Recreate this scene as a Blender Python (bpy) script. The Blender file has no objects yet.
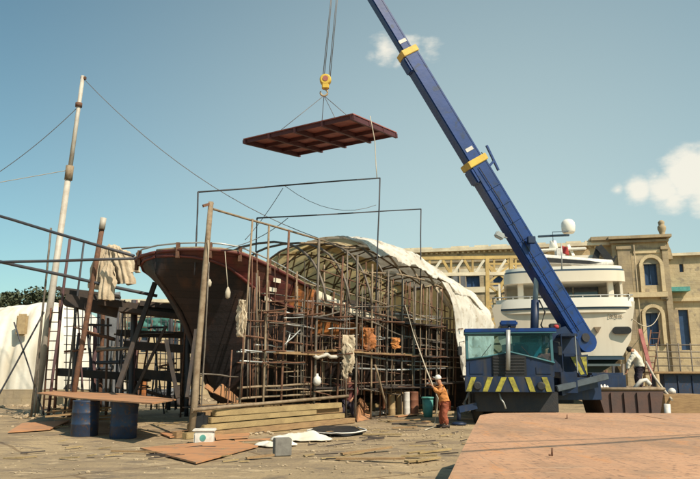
import bpy, bmesh, math, random
from mathutils import Vector, Matrix
random.seed(7)
R = math.radians
scene = bpy.context.scene
COL = scene.collection
V = Vector
# ------------------------------------------------------------------ camera
FPX, CX, CY, HCAM = 650.0, 350.0, 239.5, 1.8
PITCH = math.atan(130.5 / FPX)
cp, sp = math.cos(PITCH), math.sin(PITCH)
cam_d = bpy.data.cameras.new('camera'); cam = bpy.data.objects.new('camera', cam_d); COL.objects.link(cam)
cam.location = (0, 0, HCAM); cam.rotation_euler = (math.pi/2 + PITCH, 0, 0)
cam_d.sensor_width = 36; cam_d.lens = 36*FPX/700; cam_d.clip_end = 6000; cam_d.clip_start = .05
scene.camera = cam
def ray(x, y):
    a = (x-CX)/FPX; b = -(y-CY)/FPX
    return V((a, cp - sp*b, sp + cp*b))
def at(x, y, Y):
    r = ray(x, y); k = Y/r.y
    return V((r.x*k, Y, HCAM + r.z*k))
def gnd(x, y, z=0.0):
    r = ray(x, y); k = (z-HCAM)/r.z
    return V((r.x*k, r.y*k, z))
def onp(x, y, p0, n):                     # pixel ray meets the plane through p0 with normal n
    r = ray(x, y); o = V((0, 0, HCAM))
    k = (p0-o).dot(n)/r.dot(n)
    return o + r*k
# ------------------------------------------------------------------ materials
def mat(name, col, rough=.7, col2=None, scale=3.0, amt=.5, metal=0.0, bump=0.0, bscale=40.0, col3=None, trans=0.0, spec=.4, stretch=None):
    m = bpy.data.materials.new(name); m.use_nodes = True
    nt = m.node_tree; N = nt.nodes; L = nt.links
    bs = N['Principled BSDF']; out = N['Material Output']
    bs.inputs['Roughness'].default_value = rough; bs.inputs['Metallic'].default_value = metal
    bs.inputs['Specular IOR Level'].default_value = spec
    tc = N.new('ShaderNodeTexCoord'); mp = N.new('ShaderNodeMapping')
    L.new(tc.outputs['Object'], mp.inputs['Vector'])
    if stretch: mp.inputs['Scale'].default_value = stretch
    c2 = col2 if col2 else tuple(c*.6 for c in col)
    n1 = N.new('ShaderNodeTexNoise'); n1.inputs['Scale'].default_value = scale; n1.inputs['Detail'].default_value = 8; n1.inputs['Roughness'].default_value = .65
    L.new(mp.outputs[0], n1.inputs['Vector'])
    rp = N.new('ShaderNodeValToRGB'); rp.color_ramp.elements[0].position = .38; rp.color_ramp.elements[1].position = .66
    rp.color_ramp.elements[0].color = (0, 0, 0, 1); rp.color_ramp.elements[1].color = (amt, amt, amt, 1)
    L.new(n1.outputs[0], rp.inputs[0])
    mx = N.new('ShaderNodeMixRGB'); mx.inputs[1].default_value = (*col, 1); mx.inputs[2].default_value = (*c2, 1)
    L.new(rp.outputs[0], mx.inputs[0]); last = mx
    if col3:
        n3 = N.new('ShaderNodeTexNoise'); n3.inputs['Scale'].default_value = scale*4.3; n3.inputs['Detail'].default_value = 6
        L.new(mp.outputs[0], n3.inputs['Vector'])
        r3 = N.new('ShaderNodeValToRGB'); r3.color_ramp.elements[0].position = .56; r3.color_ramp.elements[1].position = .66
        r3.color_ramp.elements[0].color = (0, 0, 0, 1); r3.color_ramp.elements[1].color = (.85, .85, .85, 1)
        L.new(n3.outputs[0], r3.inputs[0])
        m3 = N.new('ShaderNodeMixRGB'); L.new(r3.outputs[0], m3.inputs[0]); L.new(mx.outputs[0], m3.inputs[1]); m3.inputs[2].default_value = (*col3, 1); last = m3
    L.new(last.outputs[0], bs.inputs['Base Color'])
    if bump:
        nb = N.new('ShaderNodeTexNoise'); nb.inputs['Scale'].default_value = bscale; nb.inputs['Detail'].default_value = 6
        L.new(mp.outputs[0], nb.inputs['Vector'])
        b = N.new('ShaderNodeBump'); b.inputs['Strength'].default_value = bump; b.inputs['Distance'].default_value = .03
        L.new(nb.outputs[0], b.inputs['Height']); L.new(b.outputs[0], bs.inputs['Normal'])
    if trans:
        t = N.new('ShaderNodeBsdfTranslucent'); L.new(last.outputs[0], t.inputs[0])
        ms = N.new('ShaderNodeMixShader'); ms.inputs[0].default_value = trans
        L.new(bs.outputs[0], ms.inputs[1]); L.new(t.outputs[0], ms.inputs[2]); L.new(ms.outputs[0], out.inputs[0])
    return m
def glassmat(name, tint, alpha):
    m = bpy.data.materials.new(name); m.use_nodes = True
    nt = m.node_tree; N = nt.nodes; L = nt.links; bs = N['Principled BSDF']
    bs.inputs['Base Color'].default_value = (*tint, 1); bs.inputs['Roughness'].default_value = .08
    t = N.new('ShaderNodeBsdfTransparent'); t.inputs[0].default_value = (.75, .95, .98, 1)
    ms = N.new('ShaderNodeMixShader'); ms.inputs[0].default_value = alpha
    L.new(t.outputs[0], ms.inputs[1]); L.new(bs.outputs[0], ms.inputs[2]); L.new(ms.outputs[0], N['Material Output'].inputs[0])
    return m
M = dict(
 steel=mat('galvanised_pipe', (.17,.145,.12), .6, (.09,.07,.055), 6, .8, .3),
 rust=mat('rusty_pipe', (.17,.08,.045), .8, (.07,.04,.03), 7, .9, 0, .3, 60),
 tanpipe=mat('weathered_tan_pipe', (.28,.215,.145), .8, (.15,.10,.06), 5, .9),
 darkpipe=mat('dark_painted_pipe', (.035,.045,.06), .6, (.07,.05,.045), 4, .7),
 purple=mat('primer_pipe', (.12,.06,.06), .75, (.06,.04,.05), 4, .8),
 pole=mat('pale_spar_paint', (.46,.43,.38), .55, (.30,.25,.20), 2, .8),
 plank=mat('weathered_plank', (.34,.22,.11), .85, (.20,.12,.065), 3, .8, 0, .5, 30, stretch=(1,1,6)),
 plankdark=mat('dark_plank', (.035,.03,.03), .85, (.08,.055,.04), 3, .7),
 timber=mat('yellowed_timber', (.36,.265,.13), .85, (.20,.14,.07), 1.1, .9, 0, .5, 25),
 hullblack=mat('black_hull_paint', (.014,.012,.014), .65, (.026,.017,.017), .9, .8, 0, .35, 9, (.015,.013,.016)),
 maroon=mat('maroon_hull_paint', (.13,.026,.022), .6, (.06,.022,.02), 1.0, .8, 0, .2, 10),
 orangewood=mat('orange_primed_plank', (.42,.15,.04), .7, (.20,.075,.03), 1.8, .9, 0, .3, 18),
 creampaint=mat('cream_rail_paint', (.62,.57,.46), .6, (.42,.36,.27), 2.5, .7),
 canvas=mat('white_canvas', (.84,.82,.77), .88, (.66,.61,.53), 1.1, .85, 0, .45, 9, (.56,.50,.41), .42),
 canvasin=mat('translucent_tarp', (.86,.76,.54), .9, (.76,.64,.43), .7, .8, 0, .5, 7, (.62,.50,.32), .72),
 rag=mat('beige_canvas_bundle', (.55,.46,.34), .9, (.36,.28,.19), 2.5, .8, 0, .7, 8),
 whitewash=mat('whitewashed_tarp', (.72,.69,.62), .85, (.56,.52,.44), .5, .8, 0, .5, 3),
 stone=mat('limestone_ashlar', (.53,.43,.27), .9, (.36,.29,.19), .35, .95, 0, .8, 5, (.28,.23,.17)),
 stonedark=mat('weathered_limestone', (.43,.34,.21), .92, (.26,.21,.15), .6, .9, 0, .5, 6),
 stonepale=mat('bleached_coping_stone', (.70,.62,.46), .9, (.40,.33,.24), .8, .7, 0, .3, 6),
 bluepane=mat('blue_painted_shutter', (.03,.07,.16), .45, (.02,.04,.09), 2, .7),
 trim=mat('worn_limestone_trim', (.62,.50,.31), .9, (.42,.33,.21), .9, .9, 0, .4, 6),
 recess=mat('recess_plaster', (.30,.27,.20), .9, (.20,.18,.14), 1, .7),
 gantry=mat('ochre_gantry_paint', (.52,.36,.13), .65, (.28,.19,.08), 1.5, .8),
 yacht=mat('cream_gelcoat', (.70,.63,.52), .28, (.64,.57,.46), .4, .6),
 yachtwhite=mat('white_gelcoat', (.80,.77,.70), .25, (.72,.68,.60), .5, .5),
 bluestripe=mat('blue_grey_stripe', (.05,.08,.12), .35),
 blackpaint=mat('black_rubber', (.012,.013,.016), .6, (.03,.03,.03), 4, .6),
 darkglass=mat('dark_saloon_glass', (.015,.03,.05), .08, (.03,.05,.08), 2, .6, spec=.8),
 teal=mat('teal_antifouling', (.02,.05,.06), .6, (.03,.035,.04), 1.2, .8),
 cblue=mat('crane_blue_enamel', (.005,.040,.19), .42, (.006,.028,.11), .9, .8, 0, .1, 6, (.012,.03,.08)),
 cdark=mat('grimy_navy_enamel', (.010,.028,.080), .5, (.010,.016,.035), 1.6, .8),
 cgrime=mat('greasy_chassis_paint', (.022,.025,.032), .7, (.05,.04,.035), 3, .6, 0, .3, 30),
 cyellow=mat('crane_yellow_paint', (.62,.42,.06), .5, (.40,.27,.05), 5, .7),
 hazard=mat('hazard_yellow_paint', (.42,.37,.05), .6, (.12,.11,.04), 5, .95),
 palerod=mat('pale_blue_grey_rod', (.30,.40,.43), .35, (.22,.28,.31), 3, .6),
 alum=mat('weathered_aluminium', (.42,.43,.42), .4, (.30,.30,.29), 4, .6, .4),
 seafoam=mat('turquoise_cab_trim', (.05,.15,.18), .5, (.06,.14,.16), 3, .6),
 drumblue=mat('dented_blue_drum_paint', (.018,.04,.09), .5, (.03,.03,.045), 3, .8, .1, .2, 8, (.08,.045,.03)),
 redplate=mat('red_oxide_plate', (.36,.13,.115), .7, (.18,.05,.045), 1.5, .9),
 redbeam=mat('dark_oxide_beam', (.09,.03,.035), .7, (.06,.02,.025), 2, .8),
 orangeplate=mat('orange_primed_steel', (.45,.22,.105), .65, (.36,.19,.10), .8, .8, 0, .15, 8, (.28,.19,.12)),
 rubble=mat('rubble_stone', (.42,.33,.22), .95, (.24,.18,.12), 4, .9),
 skin=mat('sunburnt_skin', (.40,.20,.12), .6, (.34,.16,.10), 6, .5),
 hair=mat('dark_hair', (.02,.015,.012), .8),
 orangecloth=mat('orange_workwear', (.62,.26,.08), .85, (.42,.16,.05), 5, .8, 0, .5, 18),
 redcloth=mat('rust_red_workwear', (.30,.08,.04), .85, (.18,.05,.03), 5, .8, 0, .5, 18),
 darkcloth=mat('navy_workwear', (.03,.028,.045), .9, (.05,.03,.04), 5, .8, 0, .5, 18),
 maroonc=mat('maroon_jersey', (.16,.05,.045), .9, (.09,.03,.03), 5, .8, 0, .5, 18),
 whitecloth=mat('white_cotton_shirt', (.68,.65,.56), .9, (.55,.50,.42), 5, .7, 0, .5, 14),
 capw=mat('white_cap_cloth', (.72,.70,.66), .85),
 boot=mat('scuffed_boot_leather', (.05,.035,.03), .7),
 wire=mat('steel_wire', (.16,.15,.15), .5, metal=.3),
 rope=mat('pale_rope', (.48,.42,.33), .9),
 turq=mat('turquoise_plastic', (.10,.34,.30), .6, (.05,.15,.15), 3, .7),
 netting=mat('green_debris_netting', (.07,.20,.17), .9, (.03,.10,.10), 1.6, .9, 0, .4, 20),
 browncan=mat('brown_drum_paint', (.22,.09,.05), .6, (.12,.05,.035), 4, .8),
 tancan=mat('tan_canister_paint', (.42,.31,.17), .65, (.26,.18,.10), 4, .8),
 whitep=mat('scuffed_white_plastic', (.66,.64,.60), .55, (.44,.40,.36), 5, .8),
 greyblock=mat('grey_concrete_block', (.20,.19,.17), .9, (.13,.12,.11), 8, .8),
 concrete=mat('grey_streaked_concrete', (.17,.18,.19), .9, (.09,.095,.11), 1.0, .9, 0, .4, 10),
 skip=mat('brown_painted_skip', (.10,.055,.045), .7, (.06,.045,.045), 2, .9, 0, .2, 12),
 leaf=mat('dusty_leaf', (.075,.085,.045), .8, (.028,.04,.02), 3, .8),
 bark=mat('grey_bark', (.09,.07,.05), .9),
 beamgrey=mat('blue_grey_beam_paint', (.07,.09,.11), .6, (.045,.05,.06), 3, .8),
 tyre=mat('worn_tyre', (.02,.02,.02), .85, (.05,.045,.04), 5, .7),
 flagred=mat('red_ensign_cloth', (.45,.05,.05), .8),
 glass=glassmat('cab_glass', (.01,.06,.08), .24),
 tealglass=glassmat('teal_reflection_glass', (.02,.22,.30), .6),  # teal put into the pane colour for the turquoise reflection
)
def seams(m, per=.21, dark=.65, st=.6):
    nt = m.node_tree; N = nt.nodes; L = nt.links; bs = N['Principled BSDF']; src = bs.inputs['Base Color'].links[0].from_socket
    tc = [n for n in N if n.type == 'TEX_COORD'][0]
    sx = N.new('ShaderNodeSeparateXYZ'); L.new(tc.outputs['Object'], sx.inputs[0])
    ns = N.new('ShaderNodeTexNoise'); ns.inputs['Scale'].default_value = .5; L.new(tc.outputs['Object'], ns.inputs[0])
    a = N.new('ShaderNodeMath'); a.operation = 'MULTIPLY_ADD'; L.new(ns.outputs[0], a.inputs[0]); a.inputs[1].default_value = .25; L.new(sx.outputs[2], a.inputs[2])
    d = N.new('ShaderNodeMath'); d.operation = 'DIVIDE'; L.new(a.outputs[0], d.inputs[0]); d.inputs[1].default_value = per
    f = N.new('ShaderNodeMath'); f.operation = 'FRACT'; L.new(d.outputs[0], f.inputs[0])
    g = N.new('ShaderNodeMath'); g.operation = 'GREATER_THAN'; L.new(f.outputs[0], g.inputs[0]); g.inputs[1].default_value = .12
    fl = N.new('ShaderNodeMath'); fl.operation = 'FLOOR'; L.new(d.outputs[0], fl.inputs[0])
    wn = N.new('ShaderNodeTexWhiteNoise'); wn.noise_dimensions = '1D'; L.new(fl.outputs[0], wn.inputs['W'])
    mr = N.new('ShaderNodeMapRange'); mr.inputs[3].default_value = .82; mr.inputs[4].default_value = 1.18; L.new(wn.outputs['Value'], mr.inputs[0])
    m0 = N.new('ShaderNodeMapRange'); m0.inputs[3].default_value = dark; m0.inputs[4].default_value = 1; L.new(g.outputs[0], m0.inputs[0])
    mm = N.new('ShaderNodeMath'); mm.operation = 'MULTIPLY'; L.new(mr.outputs[0], mm.inputs[0]); L.new(m0.outputs[0], mm.inputs[1])
    mu = N.new('ShaderNodeVectorMath'); mu.operation = 'SCALE'; L.new(src, mu.inputs[0]); L.new(mm.outputs[0], mu.inputs['Scale']); L.new(mu.outputs[0], bs.inputs['Base Color'])
    b = N.new('ShaderNodeBump'); b.inputs['Strength'].default_value = st; b.inputs['Distance'].default_value = .02; L.new(g.outputs[0], b.inputs['Height'])
    if bs.inputs['Normal'].links: L.new(bs.inputs['Normal'].links[0].from_socket, b.inputs['Normal'])
    L.new(b.outputs[0], bs.inputs['Normal'])
def streaks(m, col, amt=.6, sc=(1.5,1.5,.12)):
    nt = m.node_tree; N = nt.nodes; L = nt.links; bs = N['Principled BSDF']; src = bs.inputs['Base Color'].links[0].from_socket
    tc = [n for n in N if n.type == 'TEX_COORD'][0]
    mp = N.new('ShaderNodeMapping'); mp.inputs['Scale'].default_value = sc; L.new(tc.outputs['Object'], mp.inputs[0])
    ns = N.new('ShaderNodeTexNoise'); ns.inputs['Scale'].default_value = 1.6; ns.inputs['Detail'].default_value = 8; L.new(mp.outputs[0], ns.inputs[0])
    rp = N.new('ShaderNodeValToRGB'); rp.color_ramp.elements[0].position = .5; rp.color_ramp.elements[1].position = .68; rp.color_ramp.elements[0].color = (0,0,0,1); rp.color_ramp.elements[1].color = (amt,amt,amt,1)
    L.new(ns.outputs[0], rp.inputs[0]); mx = N.new('ShaderNodeMixRGB'); L.new(rp.outputs[0], mx.inputs[0]); L.new(src, mx.inputs[1]); mx.inputs[2].default_value = (*col,1); L.new(mx.outputs[0], bs.inputs['Base Color'])
seams(M['hullblack']); seams(M['maroon']); seams(M['orangewood'])
streaks(M['hullblack'], (.06,.028,.018), .7); streaks(M['maroon'], (.12,.055,.03), .6); streaks(M['orangewood'], (.09,.04,.02), .9, (2,2,.3))
streaks(M['stone'], (.24,.20,.14), .7, (.6,.6,.10)); streaks(M['stonedark'], (.18,.155,.12), .7, (.6,.6,.1)); streaks(M['whitewash'], (.45,.38,.28), .6, (.7,.7,.12)); streaks(M['yacht'], (.52,.44,.33), .35, (1.2,1.2,.1)); streaks(M['canvas'], (.42,.35,.26), .55, (.8,.8,.25))
streaks(M['cdark'], (.05,.045,.04), .6, (3,3,.5)); streaks(M['orangeplate'], (.16,.10,.07), .6, (.6,2.2,1))
# ------------------------------------------------------------------ builders
def tag(o, label=None, cat=None, group=None, kind=None):
    if label: o['label'] = label
    if cat: o['category'] = cat
    if group: o['group'] = group
    if kind: o['kind'] = kind
    return o
def thing(name, label, cat, loc=(0,0,0), group=None):
    o = bpy.data.objects.new(name, None); COL.objects.link(o); o.location = loc; o.empty_display_size = .3
    return tag(o, label, cat, group)
def wloc(o):
    p = V((0,0,0))
    while o is not None:
        p = p + V(o.location); o = o.parent
    return p
class MB:
    def __init__(s): s.bm = bmesh.new(); s.mi = 0
    def box(s, c, d, rot=None, bev=0.0):
        r = bmesh.ops.create_cube(s.bm, size=1.0)
        vs = r['verts']
        mt = Matrix.Translation(V(c)) @ (rot.to_4x4() if rot else Matrix.Identity(4)) @ Matrix.Diagonal((*d, 1))
        bmesh.ops.transform(s.bm, matrix=mt, verts=vs)
        fs = {f for v in vs for f in v.link_faces}
        for f in fs: f.material_index = s.mi
        if bev:
            es = list({e for v in vs for e in v.link_edges})
            bmesh.ops.bevel(s.bm, geom=es, offset=bev, segments=2, affect='EDGES')
        return s
    def beam(s, p, q, w, h, up=V((0,0,1)), bev=0.0):
        p, q = V(p), V(q); a = q-p; ln = a.length; a.normalize()
        x = a.cross(up)
        if x.length < 1e-4: x = a.cross(V((0,1,0)))
        x.normalize(); z = x.cross(a)
        rot = Matrix((x, a, z)).transposed()
        return s.box((p+q)/2, (w, ln, h), rot, bev)
    def tube(s, pts, r, seg=8, r2=None, cap=True):
        pts = [V(p) for p in pts]; n = len(pts); rings = []
        for i, p in enumerate(pts):
            d = (pts[min(i+1, n-1)] - pts[max(i-1, 0)]).normalized()
            x = d.cross(V((0,0,1)))
            if x.length < 1e-3: x = d.cross(V((0,1,0)))
            x.normalize(); y = d.cross(x)
            rr = r if r2 is None else r + (r2-r)*i/(n-1)
            rings.append([s.bm.verts.new(p + x*rr*math.cos(t) + y*rr*math.sin(t)) for t in [2*math.pi*k/seg for k in range(seg)]])
        for i in range(n-1):
            for k in range(seg):
                f = s.bm.faces.new((rings[i][k], rings[i][(k+1)%seg], rings[i+1][(k+1)%seg], rings[i+1][k])); f.smooth = True; f.material_index = s.mi
        if cap:
            for rg in (rings[0][::-1], rings[-1]): s.bm.faces.new(rg).material_index = s.mi
        return s
    def lathe(s, c, prof, seg=16, axis=V((0,0,1))):
        c = V(c); q = V((0,0,1)).rotation_difference(axis.normalized()); rings = []
        for r, z in prof:
            rings.append([s.bm.verts.new(c + q @ V((max(r,.0005)*math.cos(2*math.pi*k/seg), max(r,.0005)*math.sin(2*math.pi*k/seg), z))) for k in range(seg)])
        for i in range(len(rings)-1):
            for k in range(seg):
                f = s.bm.faces.new((rings[i][k], rings[i][(k+1)%seg], rings[i+1][(k+1)%seg], rings[i+1][k])); f.smooth = True; f.material_index = s.mi
        s.bm.faces.new(rings[0][::-1]).material_index = s.mi; s.bm.faces.new(rings[-1]).material_index = s.mi
        return s
    def prism(s, poly, ext):                 # polygon of points pushed along the vector ext
        a = [s.bm.verts.new(V(p)) for p in poly]; b = [s.bm.verts.new(V(p)+V(ext)) for p in poly]
        n = len(poly)
        s.bm.faces.new(a[::-1]).material_index = s.mi; s.bm.faces.new(b).material_index = s.mi
        for i in range(n): s.bm.faces.new((a[i], a[(i+1)%n], b[(i+1)%n], b[i])).material_index = s.mi
        return s
    def grid(s, f, nu, nv, smooth=True):
        g = [[s.bm.verts.new(V(f(i/nu, j/nv))) for j in range(nv+1)] for i in range(nu+1)]
        for i in range(nu):
            for j in range(nv):
                fc = s.bm.faces.new((g[i][j], g[i+1][j], g[i+1][j+1], g[i][j+1])); fc.smooth = smooth; fc.material_index = s.mi
        return s
    def build(s, name, m, parent=None, label=None, keep=None):
        bmesh.ops.recalc_face_normals(s.bm, faces=s.bm.faces)
        org = wloc(parent) if parent else V((0,0,0))
        if not parent and s.bm.verts:
            c = sum((v.co for v in s.bm.verts), V((0,0,0)))/len(s.bm.verts)
            org = V((c.x, c.y, min(v.co.z for v in s.bm.verts)))
        for v in s.bm.verts: v.co -= org
        me = bpy.data.meshes.new(name); s.bm.to_mesh(me); s.bm.free()
        for q in (m if isinstance(m, (list, tuple)) else [m]): me.materials.append(q)
        o = bpy.data.objects.new(name, me); COL.objects.link(o)
        if parent: o.parent = parent
        else: o.location = org
        if label: o['label'] = label
        return o
def solid(o, t, off=0):
    m = o.modifiers.new('thickness', 'SOLIDIFY'); m.thickness = t; m.offset = off
    return o
def copy_tree(o, parent=None):
    c = o.copy(); COL.objects.link(c)
    if parent: c.parent = parent
    for ch in [x for x in COL.objects if x.parent == o and x is not c]: copy_tree(ch, c)
    return c
def sag(p, q, d, n=8):
    p, q = V(p), V(q)
    return [p.lerp(q, i/n) - V((0,0,1))*d*4*(i/n)*(1-i/n) for i in range(n+1)]
def wob(p, q, a=.02, n=4):
    p, q = V(p), V(q)
    return [p.lerp(q, i/n) + (V((random.uniform(-a,a), random.uniform(-a,a), random.uniform(-a,a))) if 0 < i < n else V((0,0,0))) for i in range(n+1)]
from mathutils import noise as mnoise
def nz(x, y, z=0.0): return mnoise.noise(V((x, y, z)))
# ------------------------------------------------------------------ world, sun
SUN_AZ, SUN_EL = 138.0, 47.0              # azimuth clockwise from the viewing direction
w = bpy.data.worlds.new('World'); scene.world = w; w.use_nodes = True
nt = w.node_tree; N = nt.nodes; L = nt.links
bg = N['Background']; bg.inputs['Strength'].default_value = .10
sky = N.new('ShaderNodeTexSky'); sky.sky_type = 'NISHITA'; sky.sun_disc = False
sky.sun_elevation = R(SUN_EL); sky.sun_rotation = R(SUN_AZ); sky.air_density = 1.0; sky.dust_density = 1.2; sky.ozone_density = 1.0
tint = N.new('ShaderNodeMixRGB'); tint.blend_type = 'MULTIPLY'; tint.inputs[0].default_value = 1; tint.inputs[2].default_value = (.73, 1.0, .86, 1)
L.new(sky.outputs[0], tint.inputs[1])
tc = N.new('ShaderNodeTexCoord')
nzt = N.new('ShaderNodeTexNoise'); nzt.inputs['Scale'].default_value = 17; nzt.inputs['Detail'].default_value = 12; nzt.inputs['Roughness'].default_value = .62
mpw = N.new('ShaderNodeMapping'); mpw.inputs['Scale'].default_value = (1, 1, 2.0)
L.new(tc.outputs['Generated'], mpw.inputs[0]); L.new(mpw.outputs[0], nzt.inputs['Vector'])
acc = None
for (px, py, rad, wt) in ((664,188,30,1.0),(686,176,36,1.1),(720,180,50,1.1),(640,190,24,.9),(672,200,26,.8),(618,190,13,.6),(385,48,30,.68),(408,46,28,.66),(430,46,24,.6),(372,54,18,.5),(398,62,14,.5),(690,160,26,.9),(700,172,40,1.05),(655,176,18,.7)):
    d = ray(px, py).normalized()
    vd = N.new('ShaderNodeVectorMath'); vd.operation = 'DISTANCE'; vd.inputs[1].default_value = d
    L.new(tc.outputs['Generated'], vd.inputs[0])
    mr = N.new('ShaderNodeMapRange'); mr.inputs[1].default_value = 0; mr.inputs[2].default_value = rad/FPX; mr.inputs[3].default_value = wt; mr.inputs[4].default_value = 0
    L.new(vd.outputs['Value'], mr.inputs[0])
    if acc is None: acc = mr.outputs[0]
    else:
        mm = N.new('ShaderNodeMath'); mm.operation = 'MAXIMUM'; L.new(acc, mm.inputs[0]); L.new(mr.outputs[0], mm.inputs[1]); acc = mm.outputs[0]
ad = N.new('ShaderNodeMath'); ad.operation = 'ADD'; L.new(acc, ad.inputs[0]); L.new(nzt.outputs[0], ad.inputs[1])
cr = N.new('ShaderNodeMapRange'); cr.interpolation_type = 'SMOOTHSTEP'; cr.inputs[1].default_value = .78; cr.inputs[2].default_value = 1.22; cr.inputs[3].default_value = 0; cr.inputs[4].default_value = .85
L.new(ad.outputs[0], cr.inputs[0])
# broad pale patch mixed into the sky colour for its brightness gradient
vd = N.new('ShaderNodeVectorMath'); vd.operation = 'DISTANCE'; vd.inputs[1].default_value = ray(500, 330).normalized(); L.new(tc.outputs['Generated'], vd.inputs[0])
vr = N.new('ShaderNodeMapRange'); vr.interpolation_type = 'SMOOTHSTEP'; vr.inputs[1].default_value = .0; vr.inputs[2].default_value = 1.0; vr.inputs[3].default_value = .62; vr.inputs[4].default_value = 0; L.new(vd.outputs['Value'], vr.inputs[0])
vm_ = N.new('ShaderNodeMixRGB'); vm_.inputs[2].default_value = (5.2, 6.1, 5.7, 1); L.new(vr.outputs[0], vm_.inputs[0]); L.new(tint.outputs[0], vm_.inputs[1])
mc = N.new('ShaderNodeMixRGB'); mc.inputs[2].default_value = (7.4, 7.0, 6.0, 1)
L.new(cr.outputs[0], mc.inputs[0]); L.new(vm_.outputs[0], mc.inputs[1]); L.new(mc.outputs[0], bg.inputs[0])
sd = bpy.data.lights.new('sun', 'SUN'); sd.energy = 4.7; sd.angle = R(.5); sd.color = (1, .87, .68)
so = bpy.data.objects.new('sun', sd); COL.objects.link(so)
az, el = R(SUN_AZ), R(SUN_EL)
sdir = V((math.sin(az)*math.cos(el), math.cos(az)*math.cos(el), math.sin(el)))
so.rotation_euler = sdir.to_track_quat('Z', 'Y').to_euler(); so.location = (20, -10, 40)
scene.view_settings.view_transform = 'Standard'; scene.view_settings.look = 'None'
scene.view_settings.gamma = 1; scene.view_settings.exposure = .42; scene.view_settings.use_curve_mapping = False
# ------------------------------------------------------------------ ground
def ground_material():
    m = mat('sandy_yard_ground', (.385,.285,.165), .95, (.215,.16,.10), .30, .95, 0, .8, 14, (.17,.13,.09))
    nt = m.node_tree; N = nt.nodes; L = nt.links; bs = N['Principled BSDF']
    src = bs.inputs['Base Color'].links[0].from_socket
    tc = [n for n in N if n.type == 'TEX_COORD'][0]
    mp = N.new('ShaderNodeMapping'); mp.inputs['Rotation'].default_value = (0, 0, R(-38)); L.new(tc.outputs['Object'], mp.inputs[0])
    bk = N.new('ShaderNodeTexBrick'); bk.inputs['Scale'].default_value = 1; bk.inputs['Brick Width'].default_value = 7; bk.inputs['Row Height'].default_value = 3.1
    bk.inputs['Mortar Size'].default_value = .05; bk.inputs['Mortar Smooth'].default_value = .6
    bk.inputs['Color1'].default_value = (1,1,1,1); bk.inputs['Color2'].default_value = (.86,.86,.86,1); bk.inputs['Mortar'].default_value = (.42,.36,.30,1)
    ns = N.new('ShaderNodeTexNoise'); ns.inputs['Scale'].default_value = 1.3; L.new(tc.outputs['Object'], ns.inputs[0])
    vm = N.new('ShaderNodeMixRGB'); vm.inputs[0].default_value = .12; L.new(mp.outputs[0], vm.inputs[1]); L.new(ns.outputs['Color'], vm.inputs[2])
    L.new(vm.outputs[0], bk.inputs['Vector'])
    mu = N.new('ShaderNodeMixRGB'); mu.blend_type = 'MULTIPLY'; mu.inputs[0].default_value = .8
    L.new(src, mu.inputs[1]); L.new(bk.outputs[0], mu.inputs[2])
    # stones and oil spots
    vo = N.new('ShaderNodeTexVoronoi'); vo.inputs['Scale'].default_value = 2.3; L.new(tc.outputs['Object'], vo.inputs[0])
    vr = N.new('ShaderNodeValToRGB'); vr.color_ramp.elements[0].position = .05; vr.color_ramp.elements[1].position = .16
    vr.color_ramp.elements[0].color = (.40,.36,.33,1); vr.color_ramp.elements[1].color = (1,1,1,1); L.new(vo.outputs['Distance'], vr.inputs[0])
    m2 = N.new('ShaderNodeMixRGB'); m2.blend_type = 'MULTIPLY'; m2.inputs[0].default_value = .7; L.new(mu.outputs[0], m2.inputs[1]); L.new(vr.outputs[0], m2.inputs[2])
    L.new(m2.outputs[0], bs.inputs['Base Color'])
    def ov_(scale, stretch, rot, lo, hi, col, amt):
        src = bs.inputs['Base Color'].links[0].from_socket
        m_ = N.new('ShaderNodeMapping'); m_.inputs['Scale'].default_value = stretch; m_.inputs['Rotation'].default_value = (0,0,rot); L.new(tc.outputs['Object'], m_.inputs[0])
        n_ = N.new('ShaderNodeTexNoise'); n_.inputs['Scale'].default_value = scale; n_.inputs['Detail'].default_value = 8; n_.inputs['Roughness'].default_value = .7; L.new(m_.outputs[0], n_.inputs[0])
        r_ = N.new('ShaderNodeValToRGB'); r_.color_ramp.elements[0].position = lo; r_.color_ramp.elements[1].position = hi; r_.color_ramp.elements[0].color = (0,0,0,1); r_.color_ramp.elements[1].color = (amt,amt,amt,1)
        L.new(n_.outputs[0], r_.inputs[0]); x_ = N.new('ShaderNodeMixRGB'); L.new(r_.outputs[0], x_.inputs[0]); L.new(src, x_.inputs[1]); x_.inputs[2].default_value = (*col,1); L.new(x_.outputs[0], bs.inputs['Base Color'])
    ov_(.55, (.35,2.6,1), R(-38), .52, .62, (.17,.125,.085), .7)
    ov_(.9, (1,1,1), 0, .60, .66, (.09,.075,.065), .6)
    ov_(1.6, (.5,1.5,1), R(20), .56, .62, (.52,.40,.25), .6)
    ov_(9, (1,1,1), 0, .56, .62, (.16,.12,.09), .7)
    return m
b = MB()
def axis_pts():
    a = []; x = 0.0
    while x < 36: a.append(x); x += .45
    while x < 3000: a.append(x); x *= 1.35
    return a + [3000]
xs = axis_pts(); xs = [-x for x in xs[:0:-1]] + xs
ys = [y-3 for y in axis_pts()]; ys = [-3000, -600, -100, -20] + ys
vs = [[b.bm.verts.new((x, y, 0 if abs(x) > 33 or y > 36 else .022*nz(x*.5, y*.5) + .012*nz(x*1.7, y*1.7, 4))) for y in ys] for x in xs]
for i in range(len(xs)-1):
    for j in range(len(ys)-1):
        f = b.bm.faces.new((vs[i][j], vs[i+1][j], vs[i+1][j+1], vs[i][j+1])); f.smooth = True
tag(b.build('ground', ground_material()), kind='structure')
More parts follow.
